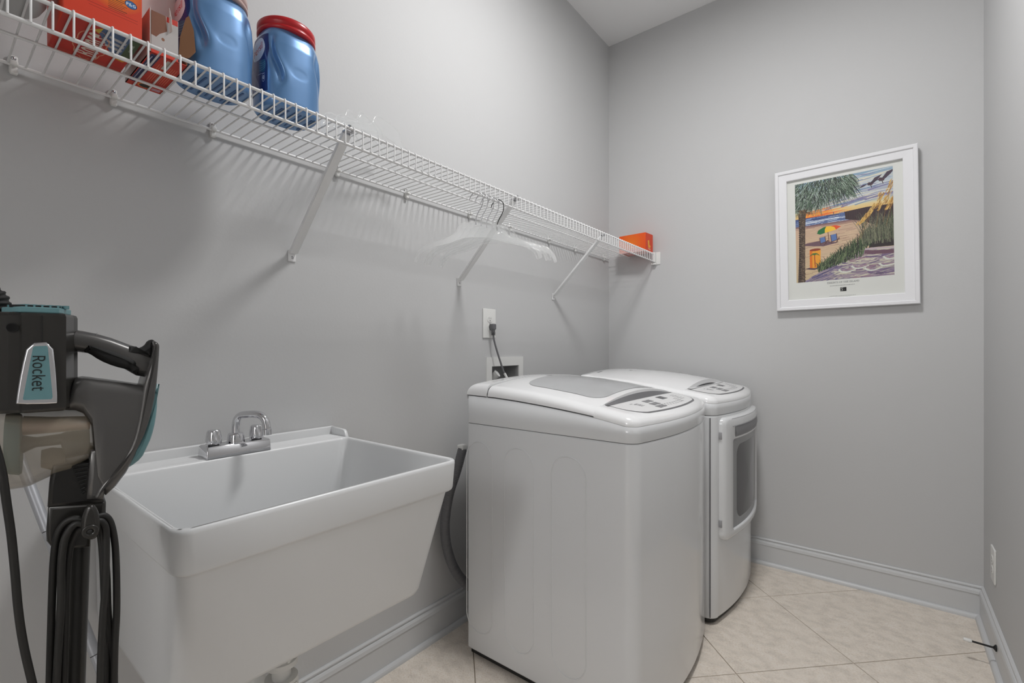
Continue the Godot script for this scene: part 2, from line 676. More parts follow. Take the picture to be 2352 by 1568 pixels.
# ================================================================ washer and dryer
class Top:
	# the plan of a machine: straight back and sides, bowed front with rounded corners
	var zc := 0.0
	var hz := 0.343
	var xb := 0.17
	var xe := 0.832
	var bow := 0.034
	var rc := 0.045
	var rb := 0.012

	func front(z: float, ins := 0.0) -> float:
		var dz := absf(z - zc)
		var c := hz - rc
		if dz <= c:
			return xe + bow * (1.0 - dz * dz / (c * c)) - ins
		return xe - rc + sqrt(maxf(0.0, (rc - ins) * (rc - ins) - minf(dz - c, rc - ins) ** 2))

	func outline(ins: float, y) -> PackedVector3Array:
		# y: a number, or a Callable of x
		var half := []
		half.append(Vector2(xb + ins, 0))
		half.append(Vector2(xb + ins, (hz - rb) * 0.5))
		for k in 4:
			var a := PI / 2 * k / 3.0
			var r := maxf(rb - ins, 0.001)
			half.append(Vector2(xb + ins + r - r * cos(a), hz - ins - r + r * sin(a)))
		for k in range(1, 15):
			half.append(Vector2(lerpf(xb + rb, xe - rc, k / 15.0), hz - ins))
		for k in 9:
			var a := PI / 2 * k / 8.0
			var r := maxf(rc - ins, 0.001)
			half.append(Vector2(xe - maxf(rc, ins) + r * sin(a), hz - maxf(rc, ins) + r * cos(a)))
		for k in range(1, 9):
			var z := (hz - rc) * (1.0 - k / 8.0)
			half.append(Vector2(xe + bow * (1.0 - (1.0 - k / 8.0) ** 2) - ins, z))
		var out := PackedVector3Array()
		for p in half:
			out.append(Vector3(p.x, y.call(p.x) if y is Callable else y, zc + p.y))
		for i in range(half.size() - 2, 0, -1):
			var p: Vector2 = half[i]
			out.append(Vector3(p.x, y.call(p.x) if y is Callable else y, zc - p.y))
		return out

	func side_line(x: float) -> float:
		x -= xb - 0.17
		var tab := [[0.17, 0.955], [0.3, 0.9525], [0.4, 0.9475], [0.5, 0.940], [0.6, 0.931], [0.69, 0.9215], [0.75, 0.912], [0.8, 0.9035], [0.82, 0.903]]
		for i in tab.size() - 1:
			if x <= tab[i + 1][0]:
				return lerpf(tab[i][1], tab[i + 1][1], clampf((x - tab[i][0]) / (tab[i + 1][0] - tab[i][0]), 0, 1))
		return 0.903

	func rise(d: float, r := 0.06) -> float:
		d = clampf(d, 0.0, r)
		return pow(maxf(0.0, 1.0 - pow(1.0 - d / r, 2.5)), 0.4)

	func lid_y(x: float, z: float) -> float:
		var s := x - (xb - 0.17)
		var tab := [[0.17, 1.007], [0.2, 1.013], [0.3, 1.0155], [0.45, 1.0085], [0.58, 0.9955], [0.7, 0.9775]]
		var yc := 0.9775
		for i in tab.size() - 1:
			if s <= tab[i + 1][0]:
				yc = lerpf(tab[i][1], tab[i + 1][1], clampf((s - tab[i][0]) / (tab[i + 1][0] - tab[i][0]), 0, 1))
				break
		var dz := absf(z - zc)
		var yd := yc - (0.014 if s < 0.269 else lerpf(0.021, 0.028, (s - 0.269) / 0.43)) * (dz / 0.29) ** 2
		var f := maxf(0.0, 1.0 - pow(pow(1.0 - rise(hz - dz, 0.032), 4.0) + pow(1.0 - rise(x - xb + 0.001, 0.026), 4.0), 0.25))
		return lerpf(side_line(x) + 0.0005, yd, f)

	func console_y(x: float, z: float) -> float:
		var s := x - (xb - 0.17)
		var dz := absf(z - zc)
		var yd := 0.9535 - (s - 0.7) * 0.165 - 0.002 * (dz / 0.29) ** 2
		var d := minf(hz - dz, front(z) - x)
		var c := hz - rc
		if dz > c and x > xe - rc:
			d = rc - sqrt((dz - c) ** 2 + (x - (xe - rc)) ** 2)
		return lerpf(side_line(x), yd, rise(d, 0.052))

func cover(t: Top, x0: float, x1: float, lift: float, console: bool, skirt: float) -> ArrayMesh:
	# one panel of the lid: a grid over the machine's top, with a short skirt round it
	var zs := []
	for k in 12:
		zs.append(-t.hz + 0.06 * (1.0 - cos(PI / 2 * k / 12.0)))
	for k in 17:
		zs.append(lerpf(-t.hz + 0.06, t.hz - 0.06, k / 16.0))
	for k in 12:
		zs.append(t.hz - 0.06 * (1.0 - cos(PI / 2 * (11 - k) / 12.0)))
	var nx := 16
	var grid := []
	for z in zs:
		var row := PackedVector3Array()
		var xa := x0
		var xz := t.front(t.zc + z) if console else x1
		for k in nx + 1:
			var s := float(k) / nx
			if not console and x1 - x0 < 0.2:
				s = s * s
			if console:
				s = sin(s * PI / 2)
			var xx := lerpf(xa, xz, s)
			var y := t.console_y(xx, t.zc + z) if console else t.lid_y(xx, t.zc + z)
			row.append(Vector3(xx, y + lift, t.zc + z))
		grid.append(row)
	var b := MB.new()
	var down := Vector3(0, -skirt, 0)
	for i in grid.size() - 1:
		for k in nx:
			b.q(grid[i][k], grid[i][k + 1], grid[i + 1][k + 1], grid[i + 1][k])
		b.q(grid[i][0], grid[i + 1][0], grid[i + 1][0] + down, grid[i][0] + down, 3)
		if not console:
			b.q(grid[i + 1][nx], grid[i][nx], grid[i][nx] + down, grid[i + 1][nx] + down, 4)
	return b.mesh(1 if true else 0)

func patch(f: Callable, us: Array, vs: Array) -> ArrayMesh:
	var b := MB.new()
	for i in us.size() - 1:
		for j in vs.size() - 1:
			b.q(f.call(us[i], vs[j]), f.call(us[i + 1], vs[j]), f.call(us[i + 1], vs[j + 1]), f.call(us[i], vs[j + 1]))
	return b.mesh(1)

func span(a: float, b: float, n: int) -> Array:
	var o := []
	for k in n + 1:
		o.append(lerpf(a, b, float(k) / n))
	return o

func machine(t: Top, root: Node3D) -> void:
	# everything that washer and dryer share; shapes are in room coordinates, root stands at the room's origin
	var b := MB.new()
	b.loft([t.outline(0.012, 0.008), t.outline(0.012, 0.034)])
	part("plinth", b.mesh(), mat.black, root)
	for fx in [t.xb + 0.06, t.xe - 0.05]:
		for fz in [t.zc - t.hz + 0.05, t.zc + t.hz - 0.05]:
			var ft := MB.new()
			ft.lathe([Vector2(0.024, 0.008), Vector2(0.024, 0.018), Vector2(0.014, 0.03)], 16, true)
			part("foot", ft.mesh(), mat.black, root, Vector3(fx, 0, fz))
	b = MB.new()
	b.loft([t.outline(0.006, 0.026), t.outline(0.0015, 0.0285), t.outline(0.0, 0.034), t.outline(0.0, 0.25), t.outline(0.0, 0.55), t.outline(0.0, 0.846), t.outline(0.0012, 0.8515), t.outline(0.004, 0.8533)])
	part("cabinet", b.mesh(), mat.whitebody, root)
	b = MB.new()
	b.loft([t.outline(0.003, 0.85), t.outline(0.003, 0.86)])
	part("seam", b.mesh(), mat.seam, root)
	b = MB.new()
	b.loft([t.outline(0.003, 0.8545), t.outline(0.0006, 0.8548), t.outline(0.0, 0.857), t.outline(0.0, 0.88), t.outline(0.0, func(x): return t.side_line(x) - 0.001), t.outline(0.004, func(x): return t.side_line(x))], true, true, true)
	part("top_band", b.mesh(), mat.whitebody, root)
	var xo := t.xb - 0.17
	part("control_console", cover(t, 0.694 + xo, 0.0, 0.0, true, 0.0), mat.white, root)
	# flat inlay of the console with a dark groove in front of it
	var inlay := func(z: float, s: float) -> Vector3:
		var dz := absf(z)
		var back := 0.712 + xo
		var fr := t.xe + t.bow * (1.0 - (dz / (t.hz - t.rc)) ** 2) - 0.036
		if dz > 0.215:
			fr -= 0.06 - sqrt(maxf(0.0, 0.0036 - (dz - 0.215) ** 2))
		var x := lerpf(back, maxf(back, fr), s)
		return Vector3(x, t.console_y(x, t.zc + z) + 0.0012, t.zc + z)
	var zz := []
	for k in 25:
		zz.append(0.275 * sin(PI / 2 * lerpf(-1, 1, k / 24.0)))
	var panel := part("control_panel", patch(inlay, zz, span(0, 1, 6)), mat.panel, root)
	var groove := func(z: float, s: float) -> Vector3:
		var p: Vector3 = inlay.call(z, 1.0)
		var x := p.x + s * 0.007
		return Vector3(x, t.console_y(x, t.zc + z) + lerpf(0.0013, 0.0006, s), t.zc + z)
	part("groove", patch(groove, zz, [0.0, 1.0]), mat.groove, root)
	# keys and their printed legends
	var key := rbox(Vector3(0.021, 0.0016, 0.026), 0.0007, 1)
	var tilt := Vector3(0, 0, -atan(0.165))
	for p in [Vector2(0.746, 0.069), Vector2(0.746, 0.036), Vector2(0.775, 0.08), Vector2(0.775, 0.047), Vector2(0.802, 0.094), Vector2(0.802, 0.061)]:
		part("key", key, mat.key, panel, Vector3(p.x + xo, t.console_y(p.x + xo, t.zc + p.y) + 0.0015, t.zc + p.y), tilt)
	part("display", rbox(Vector3(0.03, 0.0014, 0.05), 0.0006, 1), mat.display, panel, Vector3(0.742 + xo, t.console_y(0.742 + xo, t.zc - 0.085) + 0.0014, t.zc - 0.085), tilt)
	var lg := MB.new()
	var rng := RandomNumberGenerator.new()
	rng.seed = 5
	var marks := []
	for k in 9:
		marks.append([0.808 - 0.004 * absf(k - 4) / 4.0, 0.04 - k * 0.022, 0.006, 0.006])
		marks.append([0.796 - 0.004 * absf(k - 4) / 4.0, 0.043 - k * 0.022, 0.004, 0.012])
	for k in 5:
		marks.append([0.74 + 0.011 * k, -0.2 + 0.004 * k, 0.003, 0.03 + 0.02 * rng.randf()])
		marks.append([0.745 + 0.006 * k, 0.15, 0.0025, 0.028])
		marks.append([0.77 + 0.008 * k, -0.14 + 0.002 * k, 0.003, 0.02])
	for k in 3:
		marks.append([0.738 + 0.01 * k, 0.17 - 0.01 * k, 0.003, 0.02])
	for m in marks:
		var x: float = m[0] + xo
		var z: float = t.zc + m[1]
		var e := Vector3(m[2] / 2, 0, 0)
		var f := Vector3(0, 0, m[3] / 2)
		var c := Vector3(x, t.console_y(x, z) + 0.0016, z)
		e.y = -e.x * 0.165
		lg.q(c - e - f, c - e + f, c + e + f, c + e - f)
	part("printed_legends", lg.mesh(1), mat.legend, panel).set_meta("kind", "stuff")

func build_washer_dryer() -> void:
	mat.panel = paint_mat(Color(0.89, 0.89, 0.89), 0.28)
	mat.groove = paint_mat(Color(0.42, 0.42, 0.43), 0.5)
	mat.key = paint_mat(Color(0.5, 0.5, 0.51), 0.35)
	mat.display = paint_mat(Color(0.3, 0.3, 0.31), 0.15)
	mat.legend = paint_mat(Color(0.62, 0.62, 0.63), 0.6)
	mat.window = paint_mat(Color(0.72, 0.725, 0.73), 0.06)
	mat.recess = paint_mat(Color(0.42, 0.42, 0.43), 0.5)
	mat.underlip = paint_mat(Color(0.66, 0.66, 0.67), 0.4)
	# ---------------- washer
	var w := Top.new()
	w.zc = 1.152
	var root := thing("washing_machine", "white top loading washing machine with a grey lid window, next to the sink", "washing machine")
	machine(w, root)
	part("back_cover", cover(w, 0.171, 0.2665, 0.0025, false, 0.03), mat.white, root)
	var lid := part("lid", cover(w, 0.2725, 0.698, 0.003, false, 0.018), mat.white, root)
	# dark gap between lid and back cover, down to the side
	part("lid_gap", patch(func(z, s): return Vector3(0.262 + 0.014 * s, w.lid_y(0.262 + 0.014 * s, z) - 0.004, z), span(w.zc - w.hz + 0.001, w.zc + w.hz - 0.001, 60), [0.0, 1.0]), mat.seam, root)
	# smoked lid window
	var win := func(z: float, s: float) -> Vector3:
		var dz := (z - w.zc) / 0.255
		var xa := 0.325 + 0.05 * dz * dz
		var xz := 0.672
		if absf(dz) > 0.78:
			var r := (absf(dz) - 0.78) / 0.22
			var k := 1.0 - sqrt(maxf(0.0, 1.0 - r * r))
			xa += 0.05 * k
			xz -= 0.05 * k
		var x := lerpf(xa, xz, s)
		return Vector3(x, w.lid_y(x, z) + 0.0042 - 0.0004 * absf(s - 0.5), z)
	var zw := []
	for k in 33:
		zw.append(w.zc + 0.255 * sin(PI / 2 * lerpf(-1, 1, k / 32.0)))
	part("window", patch(win, zw, span(0, 1, 14)), mat.window, lid)
	part("sticker", patch(func(z, s): return Vector3(0.30 + 0.012 * s, w.lid_y(0.30 + 0.012 * s, z) + 0.0036, z), span(1.13, 1.17, 4), [0.0, 1.0]), mat.legend, lid)
	# hand recess under the lid's front edge
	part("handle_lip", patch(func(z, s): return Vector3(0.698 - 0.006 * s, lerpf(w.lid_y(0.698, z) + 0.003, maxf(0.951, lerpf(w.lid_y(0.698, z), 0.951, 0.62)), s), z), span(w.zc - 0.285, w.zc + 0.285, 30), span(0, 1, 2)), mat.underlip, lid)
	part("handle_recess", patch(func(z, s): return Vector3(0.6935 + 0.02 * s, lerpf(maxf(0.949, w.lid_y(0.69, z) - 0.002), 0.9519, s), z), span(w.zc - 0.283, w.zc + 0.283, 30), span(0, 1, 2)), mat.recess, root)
	# pressed ribs in the side panel
	for r in [[0.232, 0.062, 0.10, 0.79], [0.41, 0.062, 0.10, 0.79], [0.606, 0.062, 0.10, 0.79]]:
		var pts := []
		for k in 17:
			var a := PI * k / 16.0
			pts.append(Vector3(r[0] + 0.0 + r[1] * -cos(a), r[3] - r[1] * 1.0 + r[1] * sin(a), 1.4949))
		for k in 17:
			var a := PI * k / 16.0
			pts.append(Vector3(r[0] + r[1] * cos(a), r[2] + r[1] - r[1] * sin(a), 1.4949))
		pts.append(pts[0])
		var b := MB.new()
		b.tube(pts, 0.0019, 6, false)
		part("pressed_rib", b.mesh(), mat.whitebody, root)
	# printed notes on the back cover
	var notes := MB.new()
	for k in 12:
		var z := 1.42 - k * 0.02
		var c := Vector3(0.235, w.lid_y(0.235, z) + 0.0032, z)
		notes.q(c + Vector3(-0.004, 0.0003, -0.006), c + Vector3(-0.004, 0.0003, 0.006), c + Vector3(0.002, 0.0003, 0.006), c + Vector3(0.002, 0.0003, -0.006))
	part("printed_notes", notes.mesh(1), mat.legend, root).set_meta("kind", "stuff")
	# ---------------- dryer
	var d := Top.new()
	d.zc = 0.42
	d.xb = 0.19
	d.xe = 0.852
	d.bow = 0.036
	root = thing("dryer", "white front loading dryer with a tinted door window, in the corner beyond the washer", "dryer")
	machine(d, root)
	var top := part("top_cover", cover(d, 0.191, 0.718, 0.0025, false, 0.018), mat.white, root)
	for s in [[0.255, 0.62, 0.05], [0.36, 0.48, 0.03], [0.62, 0.3, 0.04]]:
		part("sticker", patch(func(z, q): return Vector3(s[0] + 0.008 * q, d.lid_y(s[0] + 0.008 * q, z) + 0.003, z), span(s[1] - s[2] / 2, s[1] + s[2] / 2, 4), [0.0, 1.0]), mat.legend, top)
	part("handle_lip", patch(func(z, s): return Vector3(0.718 - 0.006 * s, lerpf(d.lid_y(0.718, z) + 0.0025, 0.953, s), z), span(d.zc - 0.28, d.zc + 0.28, 30), [0.0, 1.0]), mat.recess, top)
	part("console_step", patch(func(z, s): return Vector3(0.714 + 0.018 * s, 0.9545 - 0.001 * s, z), span(d.zc - 0.27, d.zc + 0.27, 20), [0.0, 1.0]), mat.white, root)
	# side panel edge: a shadow gap between side panel and front
	var gap := MB.new()
	gap.box(Vector3(0.829, 0.44, d.zc + d.hz - 0.0015), Vector3(0.0025, 0.81, 0.0052))
	part("panel_gap", gap.mesh(), mat.seam, root)
	part("side_label", bx(Vector3(0.02, 0.05, 0.0006), Vector3(0.795, 0.80, d.zc + d.hz + 0.0003)), mat.groove, root)
	# door: a slab that follows the bowed front
	var fx := func(z: float) -> float:
		return d.xe + d.bow * (1.0 - minf(1.0, ((z - d.zc) / (d.hz - d.rc)) ** 2))
	var door := thing_part("door", root)
	var dy0 := 0.338
	var dy1 := 0.842
	var dz := 0.298
	var hole := [0.37, 0.752, 0.235]   # y0 y1 half width
	# outline rings: outside edge, round-over, face, down into the window recess
	var rr := func(hzz: float, y0: float, y1: float, r: float, n := 8) -> Array:
		var o := []
		for c in [[1, 1, 0], [-1, 1, 1], [-1, -1, 2], [1, -1, 3]]:
			for k in n + 1:
				var a = PI / 2 * (c[2] + float(k) / n)
				o.append(Vector2(c[0] * (hzz - r) + r * cos(a), (y1 - r if c[1] > 0 else y0 + r) + r * sin(a)))
			# extra points along the edge so that it can bow
			if c[2] % 2 == 0:
				for k in range(1, 10):
					var zz: float = lerpf(c[0] * (hzz - r), -c[0] * (hzz - r), k / 10.0)
					o.append(Vector2(zz, y1 if c[1] > 0 else y0))
		return o
	var ring := func(pts: Array, out: float) -> PackedVector3Array:
		var o := PackedVector3Array()
		for p in pts:
			o.append(Vector3(fx.call(d.zc + p.x) + out, p.y, d.zc + p.x))
		return o
	var b := MB.new()
	b.loft([
		ring.call(rr.call(dz, dy0, dy1, 0.03), -0.008), ring.call(rr.call(dz, dy0, dy1, 0.03), 0.014),
		ring.call(rr.call(dz - 0.004, dy0 + 0.004, dy1 - 0.004, 0.028), 0.021), ring.call(rr.call(dz - 0.012, dy0 + 0.012, dy1 - 0.012, 0.022), 0.025),
		ring.call(rr.call(dz - 0.03, dy0 + 0.025, dy1 - 0.04, 0.016), 0.026), ring.call(rr.call(hole[2], hole[0], hole[1], 0.014), 0.026),
		ring.call(rr.call(hole[2] - 0.002, hole[0] + 0.002, hole[1] - 0.002, 0.013), 0.025), ring.call(rr.call(hole[2] - 0.004, hole[0] + 0.004, hole[1] - 0.004, 0.012), 0.0165)], true, false, false)
	part("door_frame", b.mesh(1), mat.whitebody, door)
	b = MB.new()
	b.loft([ring.call(rr.call(hole[2] - 0.003, hole[0] + 0.003, hole[1] - 0.003, 0.012), 0.017), ring.call(rr.call(0.18, 0.40, 0.722, 0.05), 0.018), ring.call(rr.call(0.176, 0.404, 0.718, 0.048), 0.0165)], true, false, false)
	part("window_surround", b.mesh(1), mat.surround, door)
	b = MB.new()
	b.loft([ring.call(rr.call(0.178, 0.402, 0.72, 0.049), 0.0166), ring.call(rr.call(0.1, 0.45, 0.67, 0.03), 0.0172), ring.call(rr.call(0.02, 0.54, 0.58, 0.01), 0.0174)], true, false, true)
	part("window", b.mesh(1), mat.dooglass, door)
	b = MB.new()
	var gs := []
	for e in [[0.802, 0.0262], [0.776, 0.0295], [0.7585, 0.0268]]:
		var row := PackedVector3Array()
		for z in span(-0.215, 0.215, 20):
			row.append(Vector3(fx.call(d.zc + z) + e[1], e[0], d.zc + z))
		gs.append(row)
	b.loft(gs, false, false, false)
	part("handle", b.mesh(1), mat.grip, door)
	b = MB.new()
	gs = []
	for e in [[0.836, 0.0225], [0.822, 0.012], [0.803, 0.0268]]:
		var row := PackedVector3Array()
		for z in span(-0.24, 0.24, 20):
			row.append(Vector3(fx.call(d.zc + z) + e[1] + 0.001, e[0], d.zc + z))
		gs.append(row)
	b.loft(gs, false, false, false)
	part("handle_recess", b.mesh(1), mat.grip2, door)
	for y in [0.77, 0.41]:
		part("hinge", rbox(Vector3(0.012, 0.03, 0.006), 0.002, 1), mat.legend, door, Vector3(fx.call(d.zc + 0.298) + 0.006, y, d.zc + dz + 0.002))

func thing_part(called: String, parent: Node) -> Node3D:
	var o := Node3D.new()
	o.name = called
	parent.add_child(o, true)
	return o

# ================================================================ sink
func rrect(x0: float, x1: float, z0: float, z1: float, r: float, y: float, n := 6, rback := -1.0) -> PackedVector3Array:
	var o := PackedVector3Array()
	if rback < 0:
		rback = r
	for c in [[x1, z1, 1, 1, 0, r], [x0, z1, -1, 1, 1, rback], [x0, z0, -1, -1, 2, rback], [x1, z0, 1, -1, 3, r]]:
		for k in n + 1:
			var a = PI / 2 * (c[4] + float(k) / n)
			o.append(Vector3(c[0] - c[2] * c[5] + c[5] * cos(a), y, c[1] - c[3] * c[5] + c[5] * sin(a)))
	return o

func build_sink() -> void:
	var t := thing("utility_sink", "deep white moulded utility sink hung on the wall beside the washer", "sink")
	var xa := 0.004
	var xf := 0.566
	var za := 1.937
	var zb := 2.524
	var b := MB.new()
	# outside: rim, apron, step, tapered body, floor
	b.loft([
		rrect(xa, xf - 0.0065, za + 0.0065, zb - 0.0065, 0.021, 0.8603, 6, 0.004),
		rrect(xa, xf - 0.003, za + 0.003, zb - 0.003, 0.023, 0.8592, 6, 0.004), rrect(xa, xf - 0.0005, za + 0.0005, zb - 0.0005, 0.025, 0.856, 6, 0.004), rrect(xa, xf, za, zb, 0.026, 0.851, 6, 0.004),
		rrect(xa, xf - 0.003, za + 0.004, zb - 0.004, 0.026, 0.793, 6, 0.004), rrect(xa, xf - 0.0042, za + 0.005, zb - 0.0048, 0.026, 0.7895, 6, 0.004), rrect(xa, xf - 0.0075, za + 0.0085, zb - 0.008, 0.026, 0.7865, 6, 0.004),
		rrect(xa, xf - 0.0135, za + 0.0145, zb - 0.0125, 0.026, 0.784, 6, 0.004), rrect(xa, xf - 0.0155, za + 0.0165, zb - 0.0135, 0.026, 0.779, 6, 0.004),
		rrect(xa, 0.492, 1.985, zb - 0.018, 0.028, 0.545, 6, 0.004), rrect(xa, 0.487, 1.989, zb - 0.02, 0.03, 0.534, 6, 0.004), rrect(xa + 0.004, 0.476, 1.998, zb - 0.03, 0.03, 0.527, 6, 0.004), rrect(xa + 0.01, 0.46, 2.01, zb - 0.05, 0.03, 0.524, 6, 0.004)], true, false, true)
	# rim, faucet deck and the inside of the bowl
	b.loft([
		rrect(xa, xf - 0.0065, za + 0.0065, zb - 0.0065, 0.021, 0.8603, 8, 0.004),
		rrect(0.088, xf - 0.0068, za + 0.0068, zb - 0.0068, 0.021, 0.8604, 8, 0.012),
		rrect(0.0935, xf - 0.0095, za + 0.0095, zb - 0.0095, 0.02, 0.8594, 8, 0.014), rrect(0.0965, xf - 0.012, za + 0.012, zb - 0.012, 0.02, 0.8565, 8, 0.016), rrect(0.098, xf - 0.0132, za + 0.0132, zb - 0.0132, 0.022, 0.852, 8, 0.02),
		rrect(0.101, 0.52, 1.972, zb - 0.02, 0.035, 0.72, 8, 0.035), rrect(0.11, 0.47, 2.0, zb - 0.03, 0.04, 0.56, 8, 0.04), rrect(0.115, 0.463, 2.006, zb - 0.036, 0.04, 0.543, 8, 0.04), rrect(0.13, 0.45, 2.02, zb - 0.05, 0.04, 0.533, 8, 0.04), rrect(0.2, 0.35, 2.1, zb - 0.15, 0.03, 0.531, 8, 0.03)], true, false, true)
	part("basin", b.mesh(), mat.tub, t)
	# backsplash with short returns round the faucet deck
	b = MB.new()
	var lip := func(x0, x1, z0, z1, yt) -> void:
		b.rbox(Vector3((x0 + x1) / 2, (0.853 + yt) / 2, (z0 + z1) / 2), Vector3(x1 - x0, yt - 0.853, z1 - z0), 0.003, 2)
	lip.call(0.002, 0.016, za, zb, 0.884)
	part("backsplash", b.mesh(), mat.tub, t)
	for z in [za + 0.0055, zb - 0.0055]:
		var pr := PackedVector2Array([Vector2(0.004, 0.853), Vector2(0.1, 0.853), Vector2(0.094, 0.864), Vector2(0.088, 0.876), Vector2(0.08, 0.8805), Vector2(0.004, 0.884)])
		part("splash_return", prism(pr, -0.005, 0.005, 0.0015), mat.tub, t, Vector3(0, 0, z))
	# drain tail with slip nut and trap
	var d := thing("drain_pipe", "white plastic drain pipe with a slip nut under the sink", "pipe")
	part("tailpiece", tube([Vector3(0.32, 0.523, 2.25), Vector3(0.32, 0.36, 2.25)], 0.02, 20), mat.plastic, d)
	b = MB.new()
	b.lathe([Vector2(0.021, 0.0), Vector2(0.034, 0.0), Vector2(0.034, 0.012), Vector2(0.03, 0.014), Vector2(0.03, 0.036), Vector2(0.034, 0.038), Vector2(0.034, 0.046), Vector2(0.021, 0.046)], 24, true)
	for k in 10:
		var a := TAU * k / 10
		b.box(Vector3(cos(a) * 0.0315, 0.025, sin(a) * 0.0315), Vector3(0.006, 0.02, 0.006))
	part("slip_nut", b.mesh(), mat.plastic, d, Vector3(0.32, 0.425, 2.25))
	part("slip_nut", b.mesh(), mat.plastic, d, Vector3(0.32, 0.35, 2.25))
	part("trap", tube(smoothline([Vector3(0.32, 0.37, 2.25), Vector3(0.32, 0.31, 2.25), Vector3(0.3, 0.27, 2.25), Vector3(0.26, 0.26, 2.25), Vector3(0.22, 0.275, 2.25), Vector3(0.2, 0.32, 2.25), Vector3(0.17, 0.35, 2.25), Vector3(0.1, 0.36, 2.25), Vector3(0.001, 0.36, 2.25)], 4), 0.021, 16), mat.plastic, d)
	# faucet
	var f := thing("faucet", "chrome two handle faucet with a swivel spout on the sink deck", "faucet", Vector3(0.068, 0.8605, 2.2455))
	var base := PackedVector2Array()
	var rings := []
	for e in [[0.0, 0.0], [0.0, 0.003], [0.0015, 0.026], [0.004, 0.0285]]:
		rings.append(rrect(-0.0285 + e[0], 0.0285 - e[0], -0.0765 + e[0], 0.0765 - e[0], 0.003, e[1], 2))
	b = MB.new()
	b.loft(rings, true, true, true)
	part("base_plate", b.mesh(), mat.chrome, f)
	for s in [-1, 1]:
		var h := MB.new()
		var hr := []
		for e in [[0.0, 0.0165], [0.002, 0.0172], [0.008, 0.0178], [0.018, 0.0168], [0.03, 0.0148], [0.0335, 0.0125], [0.0345, 0.006]]:
			var ring := PackedVector3Array()
			for k in 64:
				var a := TAU * k / 64
				var flute := pow(0.5 + 0.5 * cos(a * 4 + 0.6), 3.0) * 0.0042 * smoothstep(0.004, 0.012, e[0]) * (1.0 - smoothstep(0.029, 0.034, e[0]))
				ring.append(Vector3(cos(a), 0, sin(a)) * (e[1] - flute) + Vector3(0, e[0], 0))
			hr.append(ring)
		h.loft(hr)
		part("handle", h.mesh(), mat.chrome, f, Vector3(0, 0.0315, 0.051 * s))
		h = MB.new()
		h.lathe([Vector2(0.012, 0.0), Vector2(0.012, 0.004)], 24, true)
		part("handle_stem", h.mesh(), mat.seam, f, Vector3(0, 0.0283, 0.051 * s))
	b = MB.new()
	b.lathe([Vector2(0.0205, 0.0), Vector2(0.0205, 0.002), Vector2(0.018, 0.018), Vector2(0.0165, 0.0225), Vector2(0.011, 0.024)], 32)
	part("spout_collar", b.mesh(), mat.chrome, f, Vector3(0, 0.0283, 0))
	var dir := Vector3(0.9, 0, -0.43).normalized()
	var pts := smoothline([Vector3(0, 0.045, 0), Vector3(0, 0.072, 0), dir * 0.004 + Vector3(0, 0.086, 0), dir * 0.014 + Vector3(0, 0.0955, 0), dir * 0.03 + Vector3(0, 0.099, 0), dir * 0.06 + Vector3(0, 0.1005, 0), dir * 0.076 + Vector3(0, 0.097, 0), dir * 0.087 + Vector3(0, 0.087, 0), dir * 0.0915 + Vector3(0, 0.074, 0), dir * 0.0925 + Vector3(0, 0.06, 0)], 6)
	part("spout", tube(pts, 0.0092, 20), mat.chrome, f)
	b = MB.new()
	b.lathe([Vector2(0.008, 0.0), Vector2(0.0112, 0.0), Vector2(0.0112, 0.014), Vector2(0.0092, 0.016)], 28, true)
	part("aerator", b.mesh(), mat.chrome, f, dir * 0.0925 + Vector3(0, 0.05, 0))

